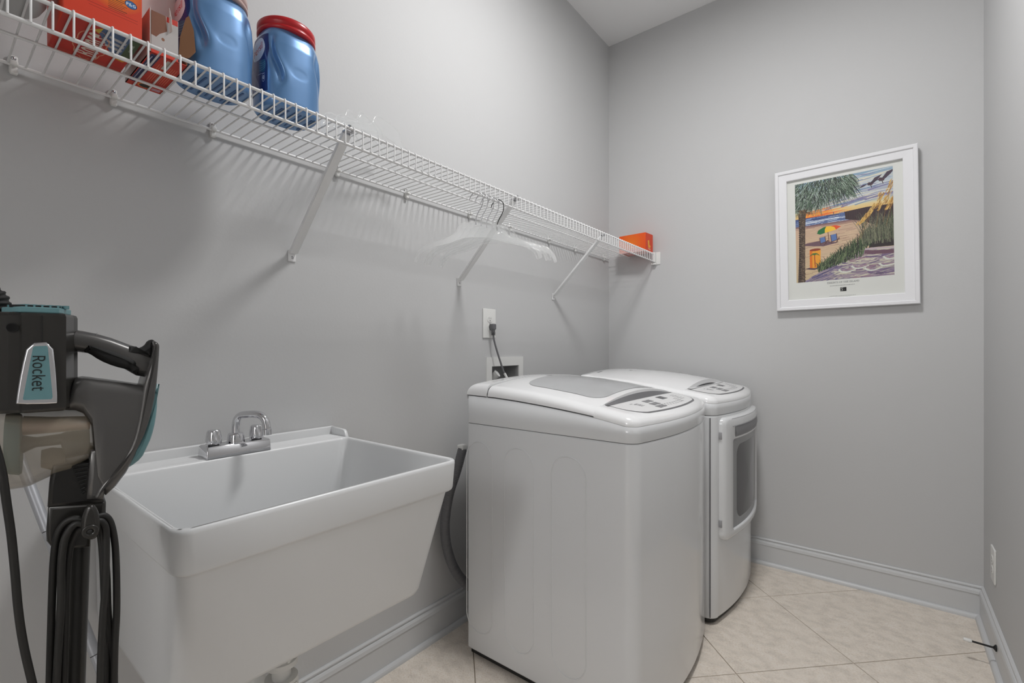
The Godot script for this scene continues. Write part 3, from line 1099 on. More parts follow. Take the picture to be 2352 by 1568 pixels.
# ================================================================ shelf
func build_shelf() -> void:
	var t := thing("wire_shelf", "long white coated wire shelf on the grey wall above sink and machines", "shelf")
	var zf := 0.022
	var zl := 2.95
	part("back_rail", tube([Vector3(0.0115, SHELF_Y, zf), Vector3(0.0115, SHELF_Y, zl)], 0.0034, 10), mat.wire, t)
	part("middle_rod", tube([Vector3(0.15, SHELF_Y - 0.0045, zf), Vector3(0.15, SHELF_Y - 0.0045, zl)], 0.003, 8), mat.wire, t)
	part("front_rod", tube([Vector3(SHELF_X, SHELF_Y - 0.003, zf), Vector3(SHELF_X, SHELF_Y - 0.003, zl)], 0.0036, 10), mat.wire, t)
	part("lip_rod", tube([Vector3(SHELF_X, SHELF_Y - 0.047, zf), Vector3(SHELF_X, SHELF_Y - 0.047, zl)], 0.0036, 10), mat.wire, t)
	var wire := tube([Vector3(0.0105, SHELF_Y + 0.002, 0), Vector3(SHELF_X - 0.002, SHELF_Y + 0.002, 0), Vector3(SHELF_X + 0.003, SHELF_Y + 0.0005, 0), Vector3(SHELF_X + 0.005, SHELF_Y - 0.004, 0), Vector3(SHELF_X + 0.005, SHELF_Y - 0.047, 0)], 0.0018, 6)
	var z := 2.617 + 0.0254 * 12
	while z > zf + 0.006:
		part("cross_wire", wire, mat.wire, t, Vector3(0, 0, z))
		z -= 0.0254
	# wall clips with screws
	var clip := MB.new()
	clip.rbox(Vector3(0.004, 0.002, 0), Vector3(0.007, 0.036, 0.013), 0.003, 2)
	clip.rbox(Vector3(0.0125, 0.001, 0), Vector3(0.0135, 0.0105, 0.0125), 0.003, 2)
	clip.rbox(Vector3(0.0085, -0.011, 0), Vector3(0.010, 0.016, 0.0115), 0.0025, 2)
	var cm := clip.mesh()
	var sm := MB.new()
	sm.lathe([Vector2(0.0, 0.0022), Vector2(0.0025, 0.002), Vector2(0.0042, 0.0)], 14)
	var smm := sm.mesh(1)
	for zc in [2.634, 2.478, 2.277, 1.922, 1.642, 1.306, 1.033, 0.703, 0.435, 0.082]:
		var c := part("wall_clip", cm, mat.plastic, t, Vector3(0.0, SHELF_Y + 0.001, zc))
		part("screw", smm, mat.steel, c, Vector3(0.0078, 0.0135, 0), Vector3(0, 0, -PI / 2))
	# end bracket on the picture wall
	var eb := MB.new()
	eb.rbox(Vector3(SHELF_X + 0.018, SHELF_Y - 0.028, 0.0025), Vector3(0.03, 0.075, 0.005), 0.002, 2)
	eb.rbox(Vector3(SHELF_X + 0.001, SHELF_Y - 0.024, 0.016), Vector3(0.017, 0.06, 0.03), 0.003, 2)
	eb.rbox(Vector3(SHELF_X - 0.002, SHELF_Y - 0.062, 0.014), Vector3(0.03, 0.012, 0.024), 0.004, 2)
	part("end_bracket", eb.mesh(), mat.plastic, t)
	for e in [[2.066, "white diagonal shelf brace between the sink and the plain hangers, nearest of three"], [1.364, "white diagonal shelf brace behind the hanging clear hangers, middle of three"], [0.654, "white diagonal shelf brace nearest the corner, above the dryer"]]:
		var br := thing("shelf_brace", e[1], "bracket", Vector3(0, 0, e[0]), 0.0, "diagonal shelf braces")
		var a := Vector3(0.012, 1.412, 0)
		var c := Vector3(0.288, SHELF_Y - 0.012, 0)
		var mid := (a + c) / 2
		var dv := c - a
		var ang := atan2(dv.y, dv.x)
		var ch := MB.new()
		var w := 0.0115
		var len := dv.length()
		ch.rbox(Vector3(0, -0.004, 0), Vector3(len, 0.0025, w * 2), 0.001, 2)
		for s in [-1, 1]:
			ch.rbox(Vector3(0, 0.0, s * (w - 0.001)), Vector3(len, 0.0105, 0.002), 0.0009, 2)
		part("strut", ch.mesh(), mat.wire, br, mid, Vector3(0, 0, ang))
		var ft := MB.new()
		ft.rbox(Vector3(0.0025, 1.402, 0), Vector3(0.004, 0.034, 0.0235), 0.0018, 2)
		ft.rbox(Vector3(0.008, 1.414, 0), Vector3(0.012, 0.012, 0.0225), 0.003, 2)
		part("foot_plate", ft.mesh(), mat.wire, br)
		part("screw", smm, mat.steel, br, Vector3(0.0044, 1.397, 0), Vector3(0, 0, -PI / 2))
		var hk := MB.new()
		hk.rbox(Vector3(0.2935, SHELF_Y - 0.0085, 0), Vector3(0.022, 0.007, 0.0225), 0.002, 2)
		hk.tube([Vector3(SHELF_X - 0.006, SHELF_Y - 0.006, 0.004), Vector3(SHELF_X - 0.0055, SHELF_Y + 0.0015, 0.004), Vector3(SHELF_X, SHELF_Y + 0.004, 0.004), Vector3(SHELF_X + 0.006, SHELF_Y, 0.004)], 0.0022, 8)
		part("hook", hk.mesh(), mat.steel, br)

# ================================================================ boxes and tubs on the shelf
func carton(size: Vector3, r := 0.0015) -> ArrayMesh:
	return rbox(size, r, 1)

func sheet(a: Vector3, b: Vector3, c: Vector3, d: Vector3) -> ArrayMesh:
	# a printed face; a bottom left, b bottom right, c top right, d top left as read
	var m := MB.new()
	m.quv(a, b, c, d)
	return m.mesh(-1 if false else 1)

func V(x: float, y: float) -> Vector2:
	return Vector2(x, y)

func build_shelf_goods() -> void:
	var deck := SHELF_Y + 0.0042
	var red := Color(0.80, 0.20, 0.10)
	var orange := Color(0.86, 0.25, 0.13)
	# ---- big softener box: bottom print is read from below, letters run towards the room
	var A := thing("softener_box", "large orange red dryer sheet box with a blue oval badge, left end of the shelf", "box", Vector3(0.21, deck, 2.5475))
	var sz := Vector3(0.15, 0.25, 0.109)
	part("carton", carton(sz), paint_mat(orange, 0.5), A, Vector3(0, sz.y / 2, 0))
	# underside: u to the right as read = +x, v up as read = +z
	var p := Paint.new(480, 352, Color(0.77, 0.16, 0.08))
	var at := func(x: float, z: float) -> Vector2:
		return Vector2((x - 0.135) / 0.15, 1.0 - (z - 2.493) / 0.109)
	p.poly([at.call(0.135, 2.602), at.call(0.15, 2.602), at.call(0.15, 2.493), at.call(0.135, 2.493)], Color(0.8, 0.2, 0.1))
	p.oval(at.call(0.215, 2.553), 0.37, 0.16, Color(0.7, 0.08, 0.1))
	p.poly([at.call(0.268, 2.56), at.call(0.285, 2.548), at.call(0.285, 2.53), at.call(0.255, 2.54)], Color(0.85, 0.72, 0.16))
	p.poly([at.call(0.285, 2.548), at.call(0.262, 2.55), at.call(0.24, 2.54), at.call(0.205, 2.523), at.call(0.2, 2.508), at.call(0.285, 2.508)], Color(0.3, 0.4, 0.55))
	for k in 3:
		p.poly([at.call(0.225 + 0.018 * k, 2.536), at.call(0.233 + 0.018 * k, 2.536), at.call(0.231 + 0.016 * k, 2.51), at.call(0.221 + 0.016 * k, 2.51)], Color(0.75, 0.74, 0.74))
	p.poly([at.call(0.285, 2.508), at.call(0.205, 2.508), at.call(0.205, 2.493), at.call(0.285, 2.493)], Color(0.27, 0.33, 0.2))
	p.text("FOR DRYERS", at.call(0.25, 2.5), 0.035, Color(0.8, 0.82, 0.78), 0.0)
	p.poly([at.call(0.2, 2.516), at.call(0.19, 2.52), at.call(0.184, 2.5), at.call(0.2, 2.493)], Color(0.86, 0.62, 0.14))
	p.text("Bounce", at.call(0.206, 2.552), 0.3, Color(0.87, 0.8, 0.74), 0.0, false, 0.62)
	p.im.resize(480, 352)
	for k in 9:
		var a0 := TAU * k / 9
		var cc: Vector2 = at.call(0.205, 2.552)
		p.curve(cc + V(cos(a0) * 0.42, sin(a0) * 0.19), cc + V(cos(a0 + 0.35) * 0.5, sin(a0 + 0.35) * 0.26), cc + V(cos(a0 + 0.7) * 0.42, sin(a0 + 0.7) * 0.19), 5.0, Color(0.88, 0.62, 0.48), 1.0)
	p.text("softener sheets", at.call(0.2, 2.593), 0.035, Color(0.85, 0.6, 0.5), 0.0)
	var y0 := -0.0004
	part("underside_print", sheet(Vector3(-0.074, y0, -0.0535), Vector3(0.074, y0, -0.0535), Vector3(0.074, y0, 0.0535), Vector3(-0.074, y0, 0.0535)), print_mat(p.tex(), 0.45), A)
	# front print
	p = Paint.new(280, 640, orange)
	var hi := 0.25
	var gl := V(0.62, 1.0 - 0.078 / hi)
	for k in 16:
		var s := 1.0 - k / 16.0
		p.oval(gl, 0.46 * s, 0.17 * s, orange.lerp(Color(0.93, 0.63, 0.1), pow(1.0 - s, 0.7)))
	for k in 8:
		p.line(V(0.55, 1.0 - (0.062 - 0.0032 * k) / hi), V(0.8 - 0.03 * (k % 3), 1.0 - (0.062 - 0.0032 * k) / hi), 2.2, Color(0.35, 0.16, 0.05))
	p.line(V(0.15, 1.0 - 0.036 / hi), V(0.95, 1.0 - 0.036 / hi), 2.0, Color(0.6, 0.12, 0.05))
	p.line(V(0.3, 1.0 - 0.031 / hi), V(0.95, 1.0 - 0.031 / hi), 2.0, Color(0.68, 0.15, 0.07))
	p.oval(V(0.855, 1.0 - 0.062 / hi), 0.085, 0.029, Color(0.1, 0.2, 0.42))
	p.oval(V(0.855, 1.0 - 0.062 / hi), 0.076, 0.0255, Color(0.22, 0.42, 0.66))
	p.text("P&G", V(0.855, 1.0 - 0.062 / hi), 0.022, Color(0.9, 0.93, 0.96))
	part("front_print", sheet(Vector3(0.0754, 0.002, 0.053), Vector3(0.0754, 0.002, -0.053), Vector3(0.0754, 0.248, -0.053), Vector3(0.0754, 0.248, 0.053)), print_mat(p.tex(), 0.4), A)
	# ---- small torn box
	var B := thing("torn_softener_box", "small torn open dryer sheet box between the big box and blue tubs", "box", Vector3(0.185, deck, 2.4465))
	var s2 := Vector3(0.17, 0.085, 0.062)
	var card := paint_mat(Color(0.55, 0.4, 0.29), 0.9)
	var inner := paint_mat(Color(0.8, 0.78, 0.76), 0.7)
	var redm := paint_mat(red, 0.5)
	var th := 0.0014
	part("floor_panel", bx(Vector3(s2.x, th, s2.z), Vector3(0, th / 2, 0)), redm, B)
	part("back_panel", bx(Vector3(th, 0.13, s2.z), Vector3(-s2.x / 2, 0.065, 0)), inner, B)
	for s in [-1, 1]:
		part("side_panel", bx(Vector3(s2.x, s2.y, th), Vector3(0, s2.y / 2, s * (s2.z / 2 - th / 2))), inner if s > 0 else card, B)
	p = Paint.new(256, 352, Color(0.74, 0.72, 0.71))
	p.poly([V(0, 0.86), V(1, 0.86), V(1, 1), V(0, 1)], Color(0.84, 0.22, 0.12))
	p.poly([V(0.56, 0.0), V(0.98, 0.0), V(0.98, 0.13), V(0.56, 0.13)], Color(0.8, 0.2, 0.13))
	p.poly([V(0, 0), V(0.53, 0), V(0.58, 0.36), V(0.42, 0.44), V(0.3, 0.5), V(0.18, 0.6), V(0.0, 0.58)], Color(0.5, 0.31, 0.22))
	p.oval(V(0.43, 0.6), 0.06, 0.04, Color(0.55, 0.37, 0.27))
	part("front_panel", bx(Vector3(th, 0.081, 0.045), Vector3(s2.x / 2 - th, 0.0405, 0.007)), inner, B)
	part("front_print", sheet(Vector3(s2.x / 2 + 0.0004, 0.001, 0.029), Vector3(s2.x / 2 + 0.0004, 0.001, -0.0152), Vector3(s2.x / 2 + 0.0004, 0.081, -0.0152), Vector3(s2.x / 2 + 0.0004, 0.081, 0.029)), print_mat(p.tex(), 0.5), B)
	# raised lid and the torn flap at the side
	p = Paint.new(256, 256, Color(0.84, 0.83, 0.82))
	p.poly([V(0.82, 0.86), V(1, 0.86), V(1, 1), V(0.82, 1)], Color(0.8, 0.24, 0.13))
	part("raised_lid", sheet(Vector3(0.028, 0.075, 0.031), Vector3(0.028, 0.075, -0.031), Vector3(0.02, 0.2, -0.031), Vector3(0.02, 0.2, 0.031)), print_mat(p.tex(), 0.6), B)
	part("torn_flap", prism(PackedVector2Array([V(-0.006, 0), V(0.012, 0.004), V(0.021, 0.02), V(0.014, 0.062), V(0.004, 0.088), V(-0.001, 0.082), V(-0.007, 0.04)]), 0.0, 0.0016), card, B, Vector3(0.086, 0.012, -0.022), Vector3(0, deg_to_rad(62), deg_to_rad(-5)))
	part("curled_edge", prism(PackedVector2Array([V(0, 0), V(0.006, 0.004), V(0.004, 0.03), V(0.0, 0.05)]), 0.0, 0.0012), inner, B, Vector3(0.0865, 0.05, -0.0005), Vector3(0, deg_to_rad(40), 0))
	p = Paint.new(512, 192, Color(0.78, 0.2, 0.12))
	p.poly([V(0.12, 0.02), V(0.98, 0.05), V(0.98, 0.3), V(0.12, 0.24)], Color(0.19, 0.2, 0.36))
	for k in 2:
		p.line(V(0.16, 0.09 + 0.09 * k), V(0.92, 0.11 + 0.09 * k), 5, Color(0.72, 0.72, 0.8))
	for k in 9:
		p.line(V(0.28, 0.4 + 0.062 * k), V(0.8, 0.4 + 0.062 * k), 3, Color(0.88, 0.52, 0.4))
	p.poly([V(0.7, 0.5), V(0.95, 0.5), V(0.95, 0.62), V(0.7, 0.62)], Color(0.8, 0.78, 0.74))
	p.oval(V(0.09, 0.47), 0.06, 0.2, Color(0.9, 0.55, 0.2))
	p.oval(V(0.09, 0.47), 0.05, 0.15, Color(0.16, 0.12, 0.1))
	for k in 4:
		p.line(V(0.04 + 0.018 * k, 0.7), V(0.05 + 0.018 * k, 0.95), 5, Color(0.75, 0.78, 0.85))
	part("underside_print", sheet(Vector3(-0.084, -0.0004, -0.03), Vector3(0.084, -0.0004, -0.03), Vector3(0.084, -0.0004, 0.03), Vector3(-0.084, -0.0004, 0.03)), print_mat(p.tex(), 0.5), B)
	# ---- box at the far end
	var Cb := thing("orange_box", "bright orange dryer sheet box at the far corner end of the shelf", "box", Vector3(0.212, deck, 0.068), deg_to_rad(-4.0))
	var s3 := Vector3(0.172, 0.106, 0.094)
	part("carton", carton(s3), paint_mat(Color(0.93, 0.32, 0.1), 0.5), Cb, Vector3(0, s3.y / 2, 0))
	p = Paint.new(320, 200, Color(0.93, 0.36, 0.1))
	for k in 14:
		var s := 1.0 - k / 14.0
		p.oval(V(0.45, 0.5), 0.5 * s, 0.75 * s, Color(0.93, 0.36, 0.1).lerp(Color(0.95, 0.5, 0.1), 1.0 - s))
	p.poly([V(0.25, 0.84), V(0.85, 0.84), V(0.85, 0.98), V(0.25, 0.98)], Color(0.85, 0.2, 0.14))
	part("front_print", sheet(Vector3(-0.085, 0.001, 0.0474), Vector3(0.085, 0.001, 0.0474), Vector3(0.085, 0.105, 0.0474), Vector3(-0.085, 0.105, 0.0474)), print_mat(p.tex(), 0.45), Cb)
	p = Paint.new(160, 200, Color(0.87, 0.27, 0.11))
	p.poly([V(0.28, 0.42), V(0.5, 0.36), V(0.52, 0.62), V(0.7, 0.68), V(0.62, 0.8), V(0.36, 0.8)], Color(0.93, 0.66, 0.2))
	p.poly([V(0.35, 0.82), V(0.68, 0.84), V(0.68, 0.92), V(0.35, 0.9)], Color(0.92, 0.62, 0.5))
	part("end_print", sheet(Vector3(0.0864, 0.001, 0.046), Vector3(0.0864, 0.001, -0.046), Vector3(0.0864, 0.105, -0.046), Vector3(0.0864, 0.105, 0.046)), print_mat(p.tex(), 0.45), Cb)
	# ---- pale jug left of the boxes, only its round base in view
	var jug := MB.new()
	jug.lathe([Vector2(0.0, 0.0), Vector2(0.045, 0.0), Vector2(0.06, 0.006), Vector2(0.067, 0.02), Vector2(0.069, 0.05), Vector2(0.068, 0.16), Vector2(0.05, 0.2), Vector2(0.025, 0.215), Vector2(0.025, 0.24)], 36)
	var jr := thing("pale_jug", "pale grey round bottomed jug at the left edge, beside the large orange box", "jug", Vector3(0.235, deck, 2.682))
	part("body", jug.mesh(), paint_mat(Color(0.72, 0.72, 0.72), 0.45), jr)
	jug = MB.new()
	jug.lathe([Vector2(0.028, 0.0), Vector2(0.028, 0.03), Vector2(0.0, 0.031)], 24, true)
	part("cap", jug.mesh(), mat.plastic, jr, Vector3(0, 0.238, 0))
	# ---- two blue detergent tubs
	var tubm := paint_mat(Color(0.38, 0.55, 0.74), 0.3, 0.3)
	tubm.clearcoat_enabled = true
	tubm.clearcoat = 0.4
	tubm.clearcoat_roughness = 0.12
	var lidred := paint_mat(Color(0.72, 0.1, 0.13), 0.3)
	var body := func(a: float, y: float, out := 0.0) -> Vector3:
		# a: angle, 0 = towards the room (+x), PI/2 = label side (+z)
		var tab := [[0.0, 0.90], [0.004, 0.955], [0.012, 0.985], [0.05, 1.0], [0.11, 1.0], [0.145, 0.985], [0.165, 0.94], [0.178, 0.875], [0.184, 0.84], [0.19, 0.83]]
		var k := lut(tab, y)
		var ex := 2.0 / 2.7
		var ca := cos(a)
		var sa := sin(a)
		var pos := Vector3(signf(ca) * pow(absf(ca), ex) * 0.064, 0, signf(sa) * pow(absf(sa), ex) * 0.071) * k
		# hand grips at the label side and behind, and the round dimple
		var dent := 0.0
		for s in [[0.76, 1.25], [-0.86, 0.7], [PI - 0.76, 1.0]]:
			var da = a - s[0] - 0.2 * sin((y - 0.1) * 42.0)
			dent += 0.0085 * s[1] * exp(-da * da / 0.022) * exp(-pow((y - 0.105) / 0.052, 4.0))
			var db = da + 0.26
			dent -= 0.0022 * exp(-db * db / 0.02) * exp(-pow((y - 0.1) / 0.05, 4.0))
		var dd := Vector2(a * 0.07, y - 0.085).length()
		dent += 0.0007 * (1.0 - smoothstep(0.008, 0.0165, dd))
		return pos * (1.0 - (dent - out) / pos.length()) + Vector3(0, y, 0)
	var rings := []
	var ys := [0.0, 0.002, 0.005, 0.01]
	for k in 58:
		ys.append(lerpf(0.014, 0.187, k / 57.0))
	for y in ys:
		var ring := PackedVector3Array()
		for k in 160:
			var a := TAU * k / 160
			if a > PI:
				a -= TAU
			ring.append(body.call(a, y))
		rings.append(ring)
	var bm := MB.new()
	bm.loft(rings)
	var T := thing("detergent_tub", "blue detergent tub with a bright red lid", "tub", Vector3(0.214, deck, 2.186), 0.0, "blue detergent tubs")
	T.set_meta("kindname", "detergent_tub")
	part("body", bm.mesh(), tubm, T)
	# base ribs seen through the wires
	bm = MB.new()
	for k in 7:
		bm.box(Vector3(0, -0.0004, -0.045 + 0.015 * k), Vector3(0.085 - 0.003 * absf(k - 3), 0.0012, 0.0035))
	part("base_ribs", bm.mesh(), paint_mat(Color(0.2, 0.35, 0.55), 0.35, 0.2), T)
	bm = MB.new()
	bm.lathe([Vector2(0.062, 0.0), Vector2(0.0655, 0.001), Vector2(0.066, 0.008), Vector2(0.0635, 0.010), Vector2(0.0635, 0.012), Vector2(0.0655, 0.0135), Vector2(0.0655, 0.026), Vector2(0.063, 0.029), Vector2(0.0, 0.0295)], 64)
	part("lid", bm.mesh(), lidred, T, Vector3(0, 0.183, 0))
	# wrap-round label on the side towards the boxes
	p = Paint.new(420, 420, Color(0.1, 0.18, 0.42))
	p.poly([V(0, 0), V(0.5, 0), V(0.4, 1), V(0, 1)], Color(0.42, 0.42, 0.56))
	p.oval(V(0.52, 0.24), 0.34, 0.2, Color(0.86, 0.87, 0.9))
	p.text("Persil", V(0.52, 0.25), 0.12, Color(0.78, 0.16, 0.2), -0.25)
	for k in 16:
		p.line(V(0.02 * k, 0.55), V(0.3 + 0.02 * k, 0.95), 3, Color(0.62, 0.63, 0.74))
	p.poly([V(0.55, 0.46), V(0.88, 0.46), V(0.94, 0.55), V(0.86, 0.68), V(0.55, 0.66)], Color(0.18, 0.36, 0.5))
	for k in 4:
		p.curve(V(0.58, 0.5 + 0.04 * k), V(0.72, 0.54 + 0.04 * k), V(0.9, 0.5 + 0.03 * k), 4, Color(0.4, 0.58, 0.68), 1.0)
	p.line(V(0.5, 0.69), V(0.88, 0.7), 3, Color(0.75, 0.8, 0.9))
	p.oval(V(0.8, 0.77), 0.075, 0.075, Color(0.75, 0.8, 0.9))
	p.oval(V(0.8, 0.77), 0.065, 0.065, Color(0.12, 0.2, 0.45))
	p.text("40", V(0.8, 0.77), 0.07, Color(0.85, 0.88, 0.95))
	var lm := MB.new()
	var na := 24
	var ny := 16
	for i in na:
		for j in ny:
			var a0 := lerpf(PI - 1.15, 1.05, float(i) / na)
			var a1 := lerpf(PI - 1.15, 1.05, float(i + 1) / na)
			var b0 := lerpf(0.03, 0.165, float(j) / ny)
			var b1 := lerpf(0.03, 0.165, float(j + 1) / ny)
			var q := [body.call(a0, b0, 0.0006), body.call(a1, b0, 0.0006), body.call(a1, b1, 0.0006), body.call(a0, b1, 0.0006)]
			var u := [V(float(i) / na, 1.0 - float(j) / ny), V(float(i + 1) / na, 1.0 - float(j) / ny), V(float(i + 1) / na, 1.0 - float(j + 1) / ny), V(float(i) / na, 1.0 - float(j + 1) / ny)]
			lm.t(q[0], q[1], q[2], 0, u[0], u[1], u[2])
			lm.t(q[0], q[2], q[3], 0, u[0], u[2], u[3])
	part("label", lm.mesh(-1), print_mat(p.tex(), 0.35), T)
	var T2 := dup(T, "blue detergent tub with a pale pinkish lid, beside the torn box") 
	T2.position = Vector3(0.216, deck, 2.349)
	T2.rotation.y = deg_to_rad(3.0)
	T2.get_node("lid").material_override = paint_mat(Color(0.72, 0.62, 0.6), 0.4)

# ================================================================ hangers
func hanger(hook_mat, clear: Material, rim: Material) -> Node3D:
	# in its own plane: x across, y up, hanging from the origin
	var o := Node3D.new()
	var top := [V(0, -0.098), V(0.03, -0.099), V(0.05, -0.104), V(0.062, -0.116), V(0.07, -0.132), V(0.085, -0.144), V(0.11, -0.153), V(0.14, -0.162), V(0.17, -0.172), V(0.192, -0.186), V(0.206, -0.206), V(0.212, -0.226)]
	var low := [V(0.205, -0.228), V(0.197, -0.21), V(0.184, -0.196), V(0.165, -0.186), V(0.135, -0.178), V(0.1, -0.17), V(0.07, -0.16), V(0.045, -0.152), V(0.02, -0.15), V(0, -0.15)]
	var outl := []
	for e in smoothline(top, 4):
		outl.append(e)
	for e in smoothline(low, 4):
		outl.append(e)
	var poly := PackedVector2Array()
	for e in outl:
		poly.append(e)
	for i in range(outl.size() - 2, 0, -1):
		poly.append(V(-outl[i].x, outl[i].y))
	part("body", prism(poly, -0.0012, 0.0012, 0.0), clear, o)
	var pts := []
	for e in poly:
		pts.append(Vector3(e.x, e.y, 0))
	pts.append(pts[0])
	var b := MB.new()
	b.tube(pts, 0.0023, 8, false)
	part("rim", b.mesh(), rim, o)
	var hk := smoothline([Vector3(0, -0.108, 0), Vector3(0, -0.088, 0), Vector3(0.006, -0.07, 0), Vector3(0.019, -0.047, 0), Vector3(0.0245, -0.026, 0), Vector3(0.02, -0.007, 0), Vector3(0.006, 0.0025, 0), Vector3(-0.008, -0.001, 0), Vector3(-0.018, -0.013, 0), Vector3(-0.022, -0.024, 0)], 5)
	if hook_mat:
		part("hook", tube(hk, 0.0015, 8), hook_mat, o)
	return o

func build_hangers() -> void:
	var clear := StandardMaterial3D.new()
	clear.albedo_color = Color(0.97, 0.98, 0.98, 0.05)
	clear.transparency = BaseMaterial3D.TRANSPARENCY_ALPHA
	clear.roughness = 0.05
	var rim := clear.duplicate()
	rim.albedo_color = Color(0.97, 0.98, 0.98, 0.09)
	clear.roughness = 0.22
	clear.metallic_specular = 0.3
	var src := hanger(mat.steel, clear, rim)
	var hy := SHELF_Y - 0.047 + 0.0036
	var list := [
		[1.592, 32.0, 0, "clear plastic hanger hanging on the shelf lip, first from the left of its bunch"],
		[1.566, 22.0, 0, "clear plastic hanger hanging on the shelf lip, second from the left of its bunch"],
		[1.537, 27.0, 0, "clear plastic hanger hanging on the shelf lip, middle one of its bunch"],
		[1.508, 19.0, 0, "clear plastic hanger with a bright steel hook just left of the black hooked one"],
		[1.482, 25.0, 1, "clear plastic hanger with a black hook hanging on the shelf lip"]]
	for e in list:
		var h := src.duplicate()
		h.name = numbered("clothes_hanger")
		add_child(h)
		tag(h, e[3], "hanger", "clear hangers hanging on the shelf lip")
		h.position = Vector3(SHELF_X, hy, e[0])
		h.rotation.y = deg_to_rad(e[1])
		if e[2] == 1:
			h.get_node("hook").material_override = mat.black
	# a bunch without hooks standing on the shelf on their arm tips
	var words := ["clear hanger resting on top of the shelf, nearest of its bunch", "clear hanger resting on top of the shelf, second nearest of its bunch", "clear hanger resting on top of the shelf, third nearest of its bunch", "clear hanger resting on top of the shelf, farthest of its bunch"]
	var bare := hanger(null, clear, rim)
	for k in 4:
		var s = [[0.125, 1.928, 126.0, 4.0], [0.135, 1.905, 119.0, -5.0], [0.150, 1.880, 112.0, 7.0], [0.165, 1.852, 105.0, -3.0]][k]
		var h := bare.duplicate()
		h.name = numbered("clothes_hanger")
		add_child(h)
		tag(h, words[k], "hanger", "clear hangers resting on top of the shelf")
		var bs := Basis(Vector3.UP, deg_to_rad(s[2])) * Basis(Vector3.RIGHT, deg_to_rad(s[3]))
		h.basis = bs
		h.position = Vector3(s[0], SHELF_Y + 0.0067 - (bs * Vector3(0.212, -0.228, 0)).y, s[1])
	bare.free()
	src.free()

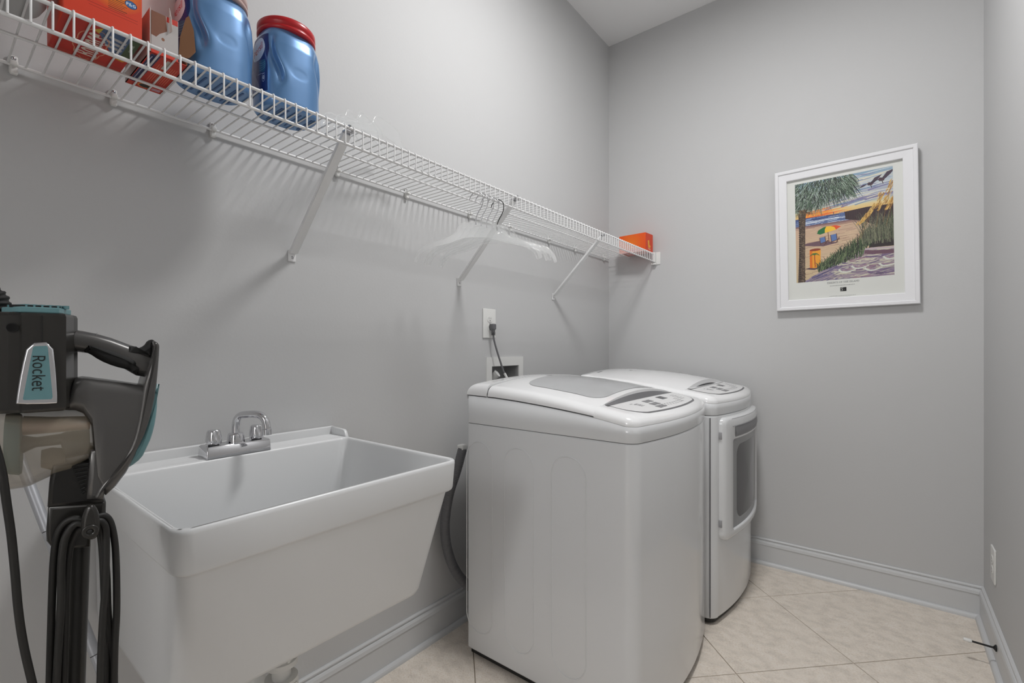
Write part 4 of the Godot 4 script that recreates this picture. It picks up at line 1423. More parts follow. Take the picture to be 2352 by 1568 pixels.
# ================================================================ framed print
func beach_art() -> ImageTexture:
	var p := Paint.new(560, 724, Color(0.6, 0.66, 0.72))
	var rng := RandomNumberGenerator.new()
	rng.seed = 21
	# sky
	p.gradient(0.0, 0.12, Color(0.52, 0.63, 0.72), Color(0.74, 0.78, 0.8))
	p.gradient(0.12, 0.24, Color(0.74, 0.78, 0.8), Color(0.6, 0.6, 0.68))
	p.gradient(0.24, 0.3, Color(0.62, 0.62, 0.7), Color(0.84, 0.82, 0.68))
	p.gradient(0.3, 0.37, Color(0.88, 0.8, 0.6), Color(0.9, 0.72, 0.42))
	for k in 60:
		var y := rng.randf() * 0.28
		var x := 0.4 + rng.randf() * 0.6
		var c: Color = [Color(0.46, 0.56, 0.68), Color(0.8, 0.82, 0.82), Color(0.5, 0.48, 0.62), Color(0.84, 0.83, 0.76)][rng.randi() % 4]
		p.curve(V(x - 0.2, y + 0.03), V(x, y - 0.01), V(x + 0.22, y), 4 + rng.randf() * 7, c, 0.3)
	for k in 26:
		var y := 0.285 + rng.randf() * 0.07
		p.curve(V(0.08, y + 0.02), V(0.3, y), V(0.35 + rng.randf() * 0.25, y - 0.01), 6, [Color(0.93, 0.48, 0.18), Color(0.95, 0.62, 0.25), Color(0.9, 0.42, 0.2)][rng.randi() % 3], 0.2)
	# sea
	p.gradient(0.358, 0.44, Color(0.22, 0.3, 0.5), Color(0.4, 0.46, 0.62))
	for k in 40:
		var y := 0.362 + rng.randf() * 0.075
		var x := rng.randf() * 0.6
		p.line(V(x, y), V(x + 0.1, y - 0.004), 2.5, [Color(0.6, 0.68, 0.8), Color(0.16, 0.22, 0.42), Color(0.82, 0.86, 0.9)][rng.randi() % 3])
	p.curve(V(0.1, 0.416), V(0.3, 0.395), V(0.55, 0.4), 7, Color(0.86, 0.89, 0.92), 0.7)
	p.curve(V(0.1, 0.402), V(0.3, 0.388), V(0.5, 0.392), 4, Color(0.8, 0.84, 0.9), 0.5)
	p.line(V(0.415, 0.335), V(0.415, 0.362), 4, Color(0.4, 0.35, 0.4))
	p.line(V(0.39, 0.363), V(0.44, 0.363), 6, Color(0.38, 0.34, 0.4))
	# beach
	p.gradient(0.436, 0.47, Color(0.46, 0.34, 0.36), Color(0.76, 0.63, 0.54))
	p.gradient(0.47, 1.0, Color(0.79, 0.67, 0.57), Color(0.78, 0.7, 0.56))
	for k in 170:
		var y := 0.45 + rng.randf() * 0.48
		var x := rng.randf() * 0.75
		p.line(V(x, y), V(x + 0.05 + rng.randf() * 0.1, y - 0.006), 3.0, [Color(0.66, 0.53, 0.46), Color(0.85, 0.75, 0.63), Color(0.84, 0.72, 0.6)][rng.randi() % 3])
	# pier
	p.poly([V(0.53, 0.36), V(0.535, 0.425), V(0.7, 0.46), V(1, 0.6), V(1, 0.345), V(0.75, 0.338), V(0.52, 0.352)], Color(0.2, 0.14, 0.16))
	for k in 26:
		var x := 0.54 + 0.018 * k
		p.line(V(x, 0.352 - 0.0004 * k), V(x, 0.41 + 0.006 * k), 3, Color(0.27, 0.19, 0.2))
	for k in 4:
		p.line(V(0.48 + k * 0.014, 0.35), V(0.48 + k * 0.014, 0.4), 4, Color(0.4, 0.48, 0.66))
	# umbrella, chairs, their shadow
	p.poly([V(0.1, 0.615), V(0.28, 0.6), V(0.46, 0.64), V(0.3, 0.66), V(0.1, 0.635)], Color(0.42, 0.32, 0.36))
	p.line(V(0.352, 0.52), V(0.362, 0.63), 4, Color(0.4, 0.25, 0.2))
	p.poly([V(0.235, 0.528), V(0.25, 0.497), V(0.3, 0.475), V(0.335, 0.468), V(0.32, 0.53), V(0.27, 0.54)], Color(0.12, 0.42, 0.22))
	p.poly([V(0.335, 0.468), V(0.38, 0.47), V(0.42, 0.483), V(0.438, 0.512), V(0.32, 0.53), V(0.32, 0.495)], Color(0.95, 0.76, 0.22))
	p.poly([V(0.38, 0.47), V(0.43, 0.468), V(0.49, 0.486), V(0.455, 0.502), V(0.438, 0.512), V(0.42, 0.484)], Color(0.88, 0.32, 0.16))
	for c in [[0.262, 0.573, 0.32, 0.63], [0.378, 0.558, 0.44, 0.625]]:
		p.poly([V(c[0], c[1]), V(c[2], c[1] - 0.006), V(c[2] + 0.006, c[3] - 0.01), V(c[0] + 0.012, c[3])], Color(0.36, 0.47, 0.68))
		p.line(V(c[0], c[1]), V(c[0] + 0.012, c[3] + 0.015), 4, Color(0.35, 0.22, 0.2))
		p.line(V(c[2], c[1] - 0.008), V(c[2] + 0.012, c[3] + 0.01), 4, Color(0.35, 0.22, 0.2))
		p.line(V(c[0] + 0.012, c[3]), V(c[2] + 0.036, c[3] - 0.02), 4, Color(0.35, 0.22, 0.2))
		p.line(V(c[2] + 0.03, c[1] + 0.03), V(c[2] - 0.01, c[3] + 0.02), 4, Color(0.35, 0.22, 0.2))
	# barrel with a palm on it
	p.poly([V(0.1, 0.87), V(0.2, 0.845), V(0.3, 0.86), V(0.2, 0.885)], Color(0.32, 0.25, 0.3))
	p.poly([V(0.152, 0.685), V(0.272, 0.68), V(0.268, 0.855), V(0.212, 0.868), V(0.152, 0.862)], Color(0.92, 0.62, 0.18))
	p.poly([V(0.152, 0.685), V(0.18, 0.685), V(0.18, 0.865), V(0.152, 0.862)], Color(0.86, 0.45, 0.12))
	p.oval(V(0.212, 0.685), 0.06, 0.012, Color(0.55, 0.22, 0.12))
	p.line(V(0.205, 0.73), V(0.21, 0.86), 5, Color(0.62, 0.22, 0.14))
	for k in 9:
		var a := -0.3 - 2.6 * k / 8.0
		p.curve(V(0.205, 0.735), V(0.205 + cos(a) * 0.03, 0.72 + sin(a) * 0.02), V(0.205 + cos(a) * 0.055, 0.75 + sin(a) * 0.012), 6, Color(0.25, 0.42, 0.2), 0.4)
	# dune in the foreground
	var dune := [V(0.1, 0.99), V(0.22, 0.93), V(0.34, 0.87), V(0.5, 0.8), V(0.62, 0.745), V(0.78, 0.73), V(1, 0.735), V(1, 1), V(0.1, 1)]
	p.poly(dune, Color(0.52, 0.46, 0.56))
	for k in 420:
		var x := 0.1 + rng.randf() * 0.9
		var yb := lerpf(0.99, 0.74, clampf((x - 0.1) / 0.55, 0, 1))
		var y := lerpf(yb, 1.0, rng.randf())
		var right := x > 0.5
		var c: Color
		if right:
			c = [Color(0.62, 0.56, 0.6), Color(0.72, 0.7, 0.64), Color(0.45, 0.38, 0.5), Color(0.58, 0.46, 0.52), Color(0.8, 0.78, 0.7)][rng.randi() % 5]
			p.curve(V(x - 0.12, y), V(x - 0.02, y + 0.02), V(x + 0.1, y - 0.015), 9, c, 0.4)
		else:
			c = [Color(0.26, 0.25, 0.42), Color(0.38, 0.35, 0.52), Color(0.55, 0.5, 0.6), Color(0.68, 0.62, 0.6)][rng.randi() % 4]
			p.curve(V(x - 0.04, y + 0.012), V(x, y), V(x + 0.07, y - 0.02), 4, c, 0.4)
	p.curve(V(0.72, 0.76), V(0.85, 0.78), V(1, 0.78), 26, Color(0.42, 0.3, 0.36), 1.0)
	p.curve(V(0.7, 0.735), V(0.85, 0.735), V(1, 0.745), 12, Color(0.74, 0.68, 0.7), 1.0)
	for e in [[0.46, 0.925], [0.59, 0.9], [0.72, 0.93], [0.86, 0.9], [0.9, 0.84]]:
		p.curve(V(e[0], e[1] - 0.02), V(e[0] + 0.03, e[1] + 0.035), V(e[0] + 0.17, e[1] - 0.01), 12, Color(0.83, 0.84, 0.8), 0.5)
		p.curve(V(e[0] + 0.03, e[1] - 0.02), V(e[0] + 0.06, e[1] + 0.015), V(e[0] + 0.16, e[1] - 0.03), 8, Color(0.62, 0.52, 0.58), 0.5)
	p.text("Artist", V(0.86, 0.975), 0.014, Color(0.3, 0.26, 0.34), -0.05, true)
	# grass belt
	for k in 1300:
		var t := rng.randf()
		var x := 0.24 + 0.78 * t
		var y := lerpf(0.885, 0.60, pow(t, 0.95)) + (rng.randf() - 0.35) * lerpf(0.05, 0.2, t)
		if y > 0.73 and t > 0.6:
			y = 0.72 - rng.randf() * 0.06
		var l := lerpf(0.05, 0.15, t) * (0.5 + rng.randf())
		var lean := (rng.randf() - 0.35) * 0.11
		var c: Color = [Color(0.12, 0.17, 0.11), Color(0.2, 0.28, 0.17), Color(0.32, 0.4, 0.26), Color(0.13, 0.12, 0.12), Color(0.45, 0.5, 0.36)][rng.randi() % 5]
		p.curve(V(x, y), V(x + lean * 0.2, y - l * 0.7), V(x + lean, y - l * 0.8), 4.0, c, 0.2)
	p.poly([V(0.82, 0.67), V(1, 0.655), V(1, 0.73), V(0.76, 0.725)], Color(0.17, 0.13, 0.14))
	for k in 160:
		var x := 0.7 + rng.randf() * 0.32
		var y := 0.7 - rng.randf() * 0.08
		p.curve(V(x, y), V(x - 0.01, y - 0.12), V(x + (rng.randf() - 0.6) * 0.2, y - 0.2 - rng.randf() * 0.06), 3, [Color(0.36, 0.38, 0.3), Color(0.24, 0.24, 0.2), Color(0.5, 0.5, 0.4)][rng.randi() % 3], 0.3)
	# sea oats
	for s in [[0.9, 0.36, 0.99, 0.14], [0.84, 0.4, 0.88, 0.24], [0.68, 0.5, 0.82, 0.34], [0.93, 0.4, 1.0, 0.3], [0.66, 0.5, 0.78, 0.4]]:
		for k in 46:
			var t := rng.randf()
			var x: float = lerpf(s[0], s[2], t) + (rng.randf() - 0.5) * 0.05
			var y: float = lerpf(s[1], s[3], t)
			p.line(V(x, y), V(x + 0.022, y - 0.03), 3.5, [Color(0.78, 0.6, 0.3), Color(0.62, 0.44, 0.22), Color(0.86, 0.72, 0.42)][rng.randi() % 3])
		p.line(V(s[0], s[1] + 0.14), V(s[2], s[3]), 2, Color(0.55, 0.42, 0.24))
	# pelicans
	for e in [[0.77, 0.125, 1.0], [0.875, 0.1, 1.15]]:
		var o := V(e[0], e[1])
		var s: float = e[2]
		p.poly([o + V(-0.015, 0.0) * s, o + V(0.0, -0.014) * s, o + V(0.05, -0.006) * s, o + V(0.035, 0.016) * s, o + V(0.0, 0.016) * s], Color(0.3, 0.22, 0.26))
		p.poly([o + V(0.0, -0.004) * s, o + V(-0.06, 0.004) * s, o + V(-0.105, 0.03) * s, o + V(-0.05, 0.018) * s], Color(0.22, 0.17, 0.22))
		p.poly([o + V(0.02, -0.006) * s, o + V(0.06, -0.05) * s, o + V(0.13, -0.068) * s, o + V(0.09, -0.03) * s, o + V(0.05, 0.0) * s], Color(0.27, 0.22, 0.28))
		p.line(o + V(0.02, 0.014) * s, o + V(0.03, 0.04) * s, 4, Color(0.25, 0.18, 0.2))
	# palm: trunk and hanging fronds
	p.poly([V(0.03, 0.3), V(0.118, 0.295), V(0.108, 0.45), V(0.1, 0.8), V(0.098, 1.0), V(0.018, 1.0), V(0.036, 0.7), V(0.042, 0.45)], Color(0.3, 0.24, 0.2))
	for k in 260:
		var y := 0.32 + rng.randf() * 0.68
		var x := 0.04 + rng.randf() * 0.055
		p.line(V(x, y), V(x + 0.012, y + 0.008), 3, [Color(0.18, 0.14, 0.12), Color(0.42, 0.35, 0.28), Color(0.52, 0.45, 0.37)][rng.randi() % 3])
	for k in 30:
		p.line(V(0.035, 0.32 + 0.022 * k), V(0.055, 0.325 + 0.022 * k), 6, Color(0.14, 0.11, 0.1))
	for k in 1500:
		var cx := rng.randf() * 0.6
		var lim := lerpf(0.27, 0.14, clampf((cx - 0.25) / 0.4, 0, 1))
		var cy := rng.randf() * lim - 0.02
		var a := lerpf(2.4, 0.7, cx / 0.62) + (rng.randf() - 0.5) * 1.2
		var l := 0.05 + rng.randf() * 0.08
		var c: Color = [Color(0.1, 0.15, 0.12), Color(0.17, 0.25, 0.19), Color(0.27, 0.37, 0.28), Color(0.42, 0.5, 0.42), Color(0.13, 0.13, 0.14), Color(0.62, 0.68, 0.62)][rng.randi() % 6]
		p.curve(V(cx, cy), V(cx + cos(a) * l * 0.5, cy + l * 0.2), V(cx + cos(a) * l, cy + l * 0.9), 3.6, c, 0.25)
	for k in 40:
		p.curve(V(0.02 + rng.randf() * 0.12, 0.27), V(0.08, 0.3), V(rng.randf() * 0.2, 0.29 + rng.randf() * 0.05), 4, [Color(0.36, 0.28, 0.2), Color(0.5, 0.4, 0.26), Color(0.2, 0.16, 0.12)][rng.randi() % 3], 0.4)
	return p.tex()

func build_picture() -> void:
	var t := thing("framed_picture", "white framed beach print with a palm and umbrella on the right hand wall", "picture", Vector3(1.229, 1.673, 0.004))
	t.basis = Basis(Vector3.BACK, deg_to_rad(0.75)) * Basis(Vector3.RIGHT, deg_to_rad(0.9))
	t.position.z = 0.010
	var white := paint_mat(Color(0.91, 0.91, 0.92), 0.35)
	var W := 0.278
	var H := 0.352
	# four mitred frame sides; profile runs from the outer edge to the opening
	var prof := [Vector2(0, 0.0), Vector2(0, 0.024), Vector2(0.003, 0.027), Vector2(0.014, 0.027), Vector2(0.0165, 0.0255), Vector2(0.018, 0.0215), Vector2(0.0195, 0.0215), Vector2(0.05, 0.0205), Vector2(0.0525, 0.019), Vector2(0.0525, 0.007), Vector2(0.03, 0.0)]
	var cn := [V(-W, -H), V(W, -H), V(W, H), V(-W, H)]
	for s in 4:
		var a: Vector2 = cn[s]
		var b: Vector2 = cn[(s + 1) % 4]
		var rings := []
		for c in [a, b]:
			var ring := PackedVector3Array()
			for q in prof:
				ring.append(Vector3(c.x - signf(c.x) * q.x, c.y - signf(c.y) * q.x, q.y))
			rings.append(ring)
		var m := MB.new()
		m.loft(rings, true, true, true, -1)
		part("frame_side", m.mesh(), white, t)
	part("backing", bx(Vector3(2 * W - 0.03, 2 * H - 0.03, 0.005), Vector3(0, 0, 0.0035)), paint_mat(Color(0.5, 0.42, 0.33), 0.8), t)
	var paper := part("paper", bx(Vector3(2 * W - 0.1, 2 * H - 0.1, 0.002), Vector3(0, 0, 0.007)), paint_mat(Color(0.86, 0.865, 0.845), 0.6), t)
	part("print", sheet(Vector3(-0.191, -0.214, 0.0083), Vector3(0.191, -0.214, 0.0083), Vector3(0.191, 0.278, 0.0083), Vector3(-0.191, 0.278, 0.0083)), print_mat(beach_art(), 0.45), paper)
	var ink := paint_mat(Color(0.45, 0.46, 0.47), 0.7)
	lettering("title", "ESSENCE OF THE ISLAND", 0.0075, ink, paper, Transform3D(Basis(), Vector3(0, -0.2275, 0.0084)), true, false)
	var lines := MB.new()
	for e in [[0.0, -0.2425, 0.1, 0.002], [0.0, -0.2925, 0.105, 0.0012], [0.0, -0.2985, 0.062, 0.0012]]:
		for k in 16:
			var x: float = e[0] - e[2] / 2 + e[2] * k / 16.0
			lines.box(Vector3(x, e[1], 0.0082), Vector3(e[2] / 16.0 * (0.55 + 0.3 * (k * 7 % 5) / 5.0), e[3], 0.0005))
	part("small_print", lines.mesh(), ink, paper).set_meta("kind", "stuff")
	var p := Paint.new(64, 48, Color(0.1, 0.1, 0.1))
	p.curve(V(0.1, 0.3), V(0.3, 0.1), V(0.45, 0.25), 5, Color(0.85, 0.85, 0.83), 1.0)
	p.curve(V(0.2, 0.5), V(0.35, 0.4), V(0.38, 0.75), 5, Color(0.85, 0.85, 0.83), 1.0)
	p.curve(V(0.1, 0.8), V(0.2, 0.95), V(0.35, 0.8), 4, Color(0.75, 0.75, 0.73), 1.0)
	p.oval(V(0.7, 0.6), 0.05, 0.06, Color(0.5, 0.5, 0.5))
	part("emblem", sheet(Vector3(-0.011, -0.272, 0.0083), Vector3(0.013, -0.272, 0.0083), Vector3(0.013, -0.253, 0.0083), Vector3(-0.011, -0.253, 0.0083)), print_mat(p.tex(), 0.6), paper)

# ================================================================ outlets, plug, supply box, hose, door stop
func outlet_plate(w: float, h: float, root: Node3D) -> void:
	# faces +z in its own axes, back on z = 0
	part("plate", rbox(Vector3(w, h, 0.006), 0.0026, 2, Vector3(0, 0, 0.0026)), mat.plastic, root)
	for s in [-1, 1]:
		var f := MB.new()
		var pts := PackedVector2Array()
		for k in 24:
			var a := TAU * k / 24
			pts.append(V(clampf(cos(a) * 0.0172, -1, 1), clampf(sin(a) * 0.0172, -0.0142, 0.0142)))
		f.prism(pts, 0.005, 0.0072, 0.0006)
		var face := part("socket", f.mesh(), mat.plastic, root, Vector3(0, 0.0195 * s, 0))
		for e in [[-0.0062, 0.003, 0.0016, 0.0085], [0.0062, 0.003, 0.0016, 0.007], [0.0, -0.0075, 0.004, 0.004]]:
			part("slot", bx(Vector3(e[2], e[3], 0.0006), Vector3(e[0], e[1], 0.0071)), mat.black, face)
	var sc := MB.new()
	sc.lathe([Vector2(0.003, 0.0), Vector2(0.003, 0.0007), Vector2(0.0, 0.0012)], 12)
	part("screw", sc.mesh(), mat.steel, root, Vector3(0, 0, 0.0056), Vector3(PI / 2, 0, 0))

func build_wall_fittings() -> void:
	var o := thing("wall_outlet", "white outlet plate above the washer with a grey plug in it", "outlet", Vector3(0.0005, 1.2385, 1.1755), PI / 2)
	outlet_plate(0.085, 0.130, o)
	o = thing("wall_outlet", "low white outlet plate on the right wall above the door stop", "outlet", Vector3(ROOM_W - 0.0025, 0.3165, 0.252), -PI / 2 - deg_to_rad(0.5))
	outlet_plate(0.08, 0.128, o)
	# plug and cord of the washer
	var pl := thing("power_cord", "grey plug and cord running from the outlet down behind the washer", "cord")
	var b := MB.new()
	b.rbox(Vector3(0.021, 1.2235, 1.172), Vector3(0.026, 0.027, 0.023), 0.006, 3)
	b.tube([Vector3(0.022, 1.218, 1.172), Vector3(0.0225, 1.2, 1.1705), Vector3(0.0225, 1.188, 1.17)], [0.0105, 0.0085, 0.006], 12)
	part("plug", b.mesh(), paint_mat(Color(0.4, 0.4, 0.41), 0.5), pl)
	for k in 3:
		part("strain_relief", rbox(Vector3(0.0145, 0.003, 0.0145), 0.001, 1), mat.cord, pl, Vector3(0.0225, 1.198 - 0.0052 * k, 1.1704))
	part("cord", tube(smoothline([Vector3(0.0225, 1.189, 1.17), Vector3(0.0245, 1.165, 1.168), Vector3(0.03, 1.127, 1.159), Vector3(0.04, 1.065, 1.141), Vector3(0.052, 1.015, 1.128), Vector3(0.07, 0.97, 1.112), Vector3(0.095, 0.9, 1.095), Vector3(0.12, 0.78, 1.08), Vector3(0.13, 0.6, 1.07)], 5), 0.0042, 10), mat.hose, pl)
	part("cable_tag", tube([Vector3(0.0515, 1.017, 1.1285), Vector3(0.0685, 0.974, 1.1135)], 0.0056, 10), mat.plastic, pl)
	# recessed supply box
	var sb := thing("washer_outlet_box", "white recessed washer supply box in the wall, half hidden by the washer", "outlet box")
	var y0 := 0.84
	var y1 := 1.088
	var z0 := 0.926
	var z1 := 1.195
	var iy0 := 0.872
	var iy1 := 1.047
	var iz0 := 0.96
	var iz1 := 1.159
	b = MB.new()
	for e in [[y0, y1, z0, iz0], [y0, y1, iz1, z1], [y0, iy0, iz0, iz1], [iy1, y1, iz0, iz1]]:
		b.box(Vector3(0.0025, (e[0] + e[1]) / 2, (e[2] + e[3]) / 2), Vector3(0.005, e[1] - e[0], e[3] - e[2]))
	part("trim_frame", b.mesh(), mat.plastic, sb)
	b = MB.new()
	var dp := 0.085
	b.box(Vector3(-dp, (iy0 + iy1) / 2, (iz0 + iz1) / 2), Vector3(0.003, iy1 - iy0, iz1 - iz0))
	b.box(Vector3(-dp / 2, iy0 + 0.0012, (iz0 + iz1) / 2), Vector3(dp, 0.002, iz1 - iz0))
	b.box(Vector3(-dp / 2, iy1 - 0.0012, (iz0 + iz1) / 2), Vector3(dp, 0.002, iz1 - iz0))
	b.box(Vector3(-dp / 2, (iy0 + iy1) / 2, iz0 + 0.0012), Vector3(dp, iy1 - iy0, 0.002))
	b.box(Vector3(-dp / 2, (iy0 + iy1) / 2, iz1 - 0.0012), Vector3(dp, iy1 - iy0, 0.002))
	part("recess", b.mesh(), paint_mat(Color(0.62, 0.62, 0.62), 0.6), sb)
	b = MB.new()
	b.tube([Vector3(-0.05, 0.9, 1.135), Vector3(-0.035, 0.985, 1.13), Vector3(0.0, 1.015, 1.115)], [0.018, 0.019, 0.019], 16)
	part("supply_hose", b.mesh(), mat.plastic, sb)
	# corrugated drain hose behind the washer
	var dh := thing("drain_hose", "grey corrugated drain hose curving down beside the washer's back corner", "hose")
	var path := smoothline([Vector3(0.085, 0.735, 1.43), Vector3(0.078, 0.66, 1.452), Vector3(0.066, 0.57, 1.482), Vector3(0.058, 0.48, 1.496), Vector3(0.056, 0.40, 1.494), Vector3(0.06, 0.32, 1.476), Vector3(0.07, 0.25, 1.446), Vector3(0.085, 0.19, 1.40), Vector3(0.1, 0.15, 1.34), Vector3(0.11, 0.13, 1.26), Vector3(0.115, 0.13, 1.15)], 20)
	var pts := []
	var rr := []
	# resample to even steps, two rings to a rib
	var acc := 0.0
	var step := 0.0016
	for i in path.size() - 1:
		var a: Vector3 = path[i]
		var c: Vector3 = path[i + 1]
		var l := a.distance_to(c)
		while acc < l:
			pts.append(a.lerp(c, acc / l))
			rr.append([0.0172, 0.0188, 0.0188, 0.0172][pts.size() % 4])
			acc += step
		acc -= l
	var hb := MB.new()
	hb.tube(pts, rr, 18, true)
	part("hose", hb.mesh(), mat.hose, dh)
	part("clip", rbox(Vector3(0.03, 0.018, 0.03), 0.003, 2), mat.plastic, dh, Vector3(0.085, 0.742, 1.43))
	# door stop on the right baseboard
	var ds := thing("door_stop", "dark rod door stop with a white rubber tip on the right baseboard", "door stop", Vector3(ROOM_W - 0.018, 0.072, 0.402), 0.0)
	b = MB.new()
	b.lathe([Vector2(0.0, 0.0), Vector2(0.0115, 0.0), Vector2(0.0115, 0.002), Vector2(0.006, 0.006), Vector2(0.004, 0.008)], 20)
	part("flange", b.mesh(), mat.black, ds, Vector3.ZERO, Vector3(0, 0, PI / 2))
	part("rod", tube([Vector3(-0.004, 0, 0), Vector3(-0.064, 0.001, 0)], 0.0034, 12), mat.black, ds)
	b = MB.new()
	b.lathe([Vector2(0.0, 0.0), Vector2(0.0062, 0.0), Vector2(0.007, 0.002), Vector2(0.0062, 0.02), Vector2(0.005, 0.022), Vector2(0.0, 0.0225)], 20)
	part("rubber_tip", b.mesh(), mat.plastic, ds, Vector3(-0.062, 0.001, 0), Vector3(0, 0, PI / 2))

# ================================================================ stick vacuum and the pole behind it
var vac_o := Vector3.ZERO
var vac_b := Basis()

func vl(px: float, py: float, w := 0.0) -> Vector3:
	# measured point of the vacuum: sight line through the photo point, cut at depth w in the vacuum's own upright frame
	var f := Vector3(-sin(YAW), 0, -cos(YAW))
	var r := Vector3(cos(YAW), 0, -sin(YAW))
	var d := f + r * ((px - 1176.0) / FPX) + Vector3.UP * ((HORIZON - py) / FPX)
	var n := vac_b.z
	var k := (w - (CAM - vac_o).dot(n)) / d.dot(n)
	var p := CAM + d * k - vac_o
	return Vector3(p.dot(vac_b.x), p.y, w)

func vpoly(list: Array, w := 0.0) -> PackedVector2Array:
	var o := PackedVector2Array()
	for k in list.size() / 2:
		var p := vl(list[k * 2], list[k * 2 + 1], w)
		o.append(V(p.x, p.y))
	return o

func vpath(list: Array, w) -> Array:
	var o := []
	for k in list.size() / 2:
		o.append(vl(list[k * 2], list[k * 2 + 1], w[k] if w is Array else w))
	return smoothline(o, 6)

func soften(poly: PackedVector2Array, times := 2) -> PackedVector2Array:
	for t in times:
		var o := PackedVector2Array()
		for i in poly.size():
			var a := poly[i]
			var b := poly[(i + 1) % poly.size()]
			o.append(a.lerp(b, 0.25))
			o.append(a.lerp(b, 0.75))
		poly = o
	return poly

func build_vacuum() -> void:
	var f := Vector3(-sin(YAW), 0, -cos(YAW))
	var r := Vector3(cos(YAW), 0, -sin(YAW))
	var d := (f + r * ((150.0 - 1176.0) / FPX)).normalized()
	vac_o = Vector3(CAM.x, 0, CAM.z) + d * 0.80
	vac_b = Basis(Vector3(-d.z, 0, d.x), Vector3.UP, -d)
	var t := thing("stick_vacuum", "dark grey and teal stick vacuum with cord looped on its hook, left foreground", "vacuum cleaner", vac_o)
	t.basis = vac_b
	var grey := paint_mat(Color(0.2, 0.195, 0.185), 0.25, 0.25)
	var greyd := paint_mat(Color(0.13, 0.127, 0.12), 0.32, 0.2)
	var silver := paint_mat(Color(0.36, 0.355, 0.35), 0.27, 0.4)
	var rubber := paint_mat(Color(0.06, 0.06, 0.06), 0.7)
	var teal := paint_mat(Color(0.4, 0.56, 0.58), 0.35)
	var cordm := paint_mat(Color(0.1, 0.097, 0.09), 0.55)
	# motor housing: chamfered upright block
	var y_top := vl(100, 722).y
	var y_bot := vl(100, 938).y
	var uR := vl(178, 800).x
	var fl := vl(50, 800, 0.046).x
	var fr := vl(152, 800, 0.046).x
	var uL := vl(-62, 800).x
	var plan := PackedVector2Array([V(uL, -0.03), V(uL, 0.024), V(vl(-18, 800, 0.034).x, 0.034), V(vl(16, 800, 0.036).x, 0.036), V(vl(19, 800, 0.042).x, 0.042), V(fl - 0.002, 0.0425), V(fl, 0.046), V(fr, 0.046), V(uR - 0.0035, 0.018), V(uR, 0.008), V(uR, -0.03), V(uR - 0.012, -0.05), V(uL + 0.012, -0.05)])
	var hb := MB.new()
	hb.x = Transform3D(Basis(Vector3.RIGHT, Vector3(0, 0, 1), Vector3(0, -1, 0)), Vector3.ZERO)
	hb.prism(plan, -y_top, -y_bot, 0.004, false)
	var housing := part("motor_housing", hb.mesh(), grey, t)
	var xs := vl(96, 800, 0.0464).x
	part("seam", bx(Vector3(0.0008, y_top - y_bot - 0.006, 0.0006), Vector3(xs, (y_top + y_bot) / 2, 0.0462)), rubber, housing)
	var so := vl(28, 752, 0.0428)
	var ob := MB.new()
	ob.lathe([Vector2(0.0, 0.0), Vector2(0.0042, 0.0), Vector2(0.0052, 0.0007), Vector2(0.0052, 0.0)], 20)
	part("screw_hole", ob.mesh(1), rubber, housing, so, Vector3(PI / 2, 0, 0))
	# teal vent grille on top, sloping towards the viewer
	var vent := PackedVector2Array([V(vl(0, 720, 0.03).x, 0.012), V(vl(48, 720, 0.043).x, 0.043), V(vl(136, 720, 0.043).x, 0.043), V(vl(163, 720, 0.01).x, 0.01), V(vl(163, 720).x - 0.004, -0.03), V(vl(0, 720).x, -0.03)])
	hb = MB.new()
	hb.x = Transform3D(Basis(Vector3.RIGHT, Vector3(0, 0, 1), Vector3(0, -1, 0)), Vector3(0, y_top, 0)) 
	hb.prism(vent, -0.0062, 0.0005, 0.0012, false)
	var grille := part("vent_grille", hb.mesh(), teal, t)
	for k in 6:
		var u := vl(44 + k * 18.0, 712, 0.0).x
		part("vent_slat", bx(Vector3(0.0036, 0.004, 0.034), Vector3(0, 0, 0)), teal, grille, Vector3(u, y_top + 0.0078, 0.014), Vector3(0, 0.5, 0))
	part("vent_screen", bx(Vector3(vl(140, 712).x - vl(26, 712).x, 0.003, 0.034), Vector3((vl(140, 712).x + vl(26, 712).x) / 2, y_top + 0.0072, 0.012)), rubber, grille)
	# flexible hose stub at the far left
	var hp := [vl(-60, 700, -0.01), vl(-34, 676, -0.01), vl(-12, 688, -0.01), vl(-6, 722, -0.01)]
	var pts := smoothline(hp, 14)
	var rr := []
	for k in pts.size():
		rr.append(0.0125 if k % 4 < 2 else 0.0108)
	hb = MB.new()
	hb.tube(pts, rr, 18)
	part("flexible_hose", hb.mesh(), rubber, t)
	# badge
	var bw := 0.047
	var badge := part("badge", prism(soften(vpoly([64, 787, 121, 785, 129, 850, 133, 921, 130, 927, 38, 929, 36, 924, 48, 850], bw), 1), 0.0455, 0.0495, 0.0016), mat.chrome, t)
	part("badge_inlay", prism(vpoly([80, 795, 107, 794, 110, 797, 121, 911, 118, 916, 55, 918, 53, 915, 76, 798], bw), 0.0494, 0.0502, 0.0), teal, badge)
	var bc := vl(87.5, 855.5, 0.0504)
	lettering("badge_lettering", "Rocket", 0.0096, paint_mat(Color(0.08, 0.1, 0.1), 0.5), badge, Transform3D(Basis(Vector3.BACK, -PI / 2 - 0.015), bc), false, false)
	# handle
	var handle := MB.new()
	var rings := []
	for e in [[168, 755, 806, 0.0175], [180, 758, 808, 0.0175], [215, 766, 812, 0.0165], [250, 776, 826, 0.0155], [290, 791, 846, 0.0155], [318, 800, 862, 0.0155], [342, 806, 866, 0.0145]]:
		var a := vl(e[0] + (6 if e[0] > 200 else 0), e[1])
		var c := vl(e[0] - (6 if e[0] > 200 else 0), e[2])
		var ring := PackedVector3Array()
		for k in 24:
			var th := TAU * k / 24
			var s := sin(th)
			var co := cos(th)
			ring.append((a + c) / 2 + (a - c) / 2 * signf(s) * pow(absf(s), 0.85) + Vector3(0, 0, signf(co) * pow(absf(co), 0.85) * e[3]))
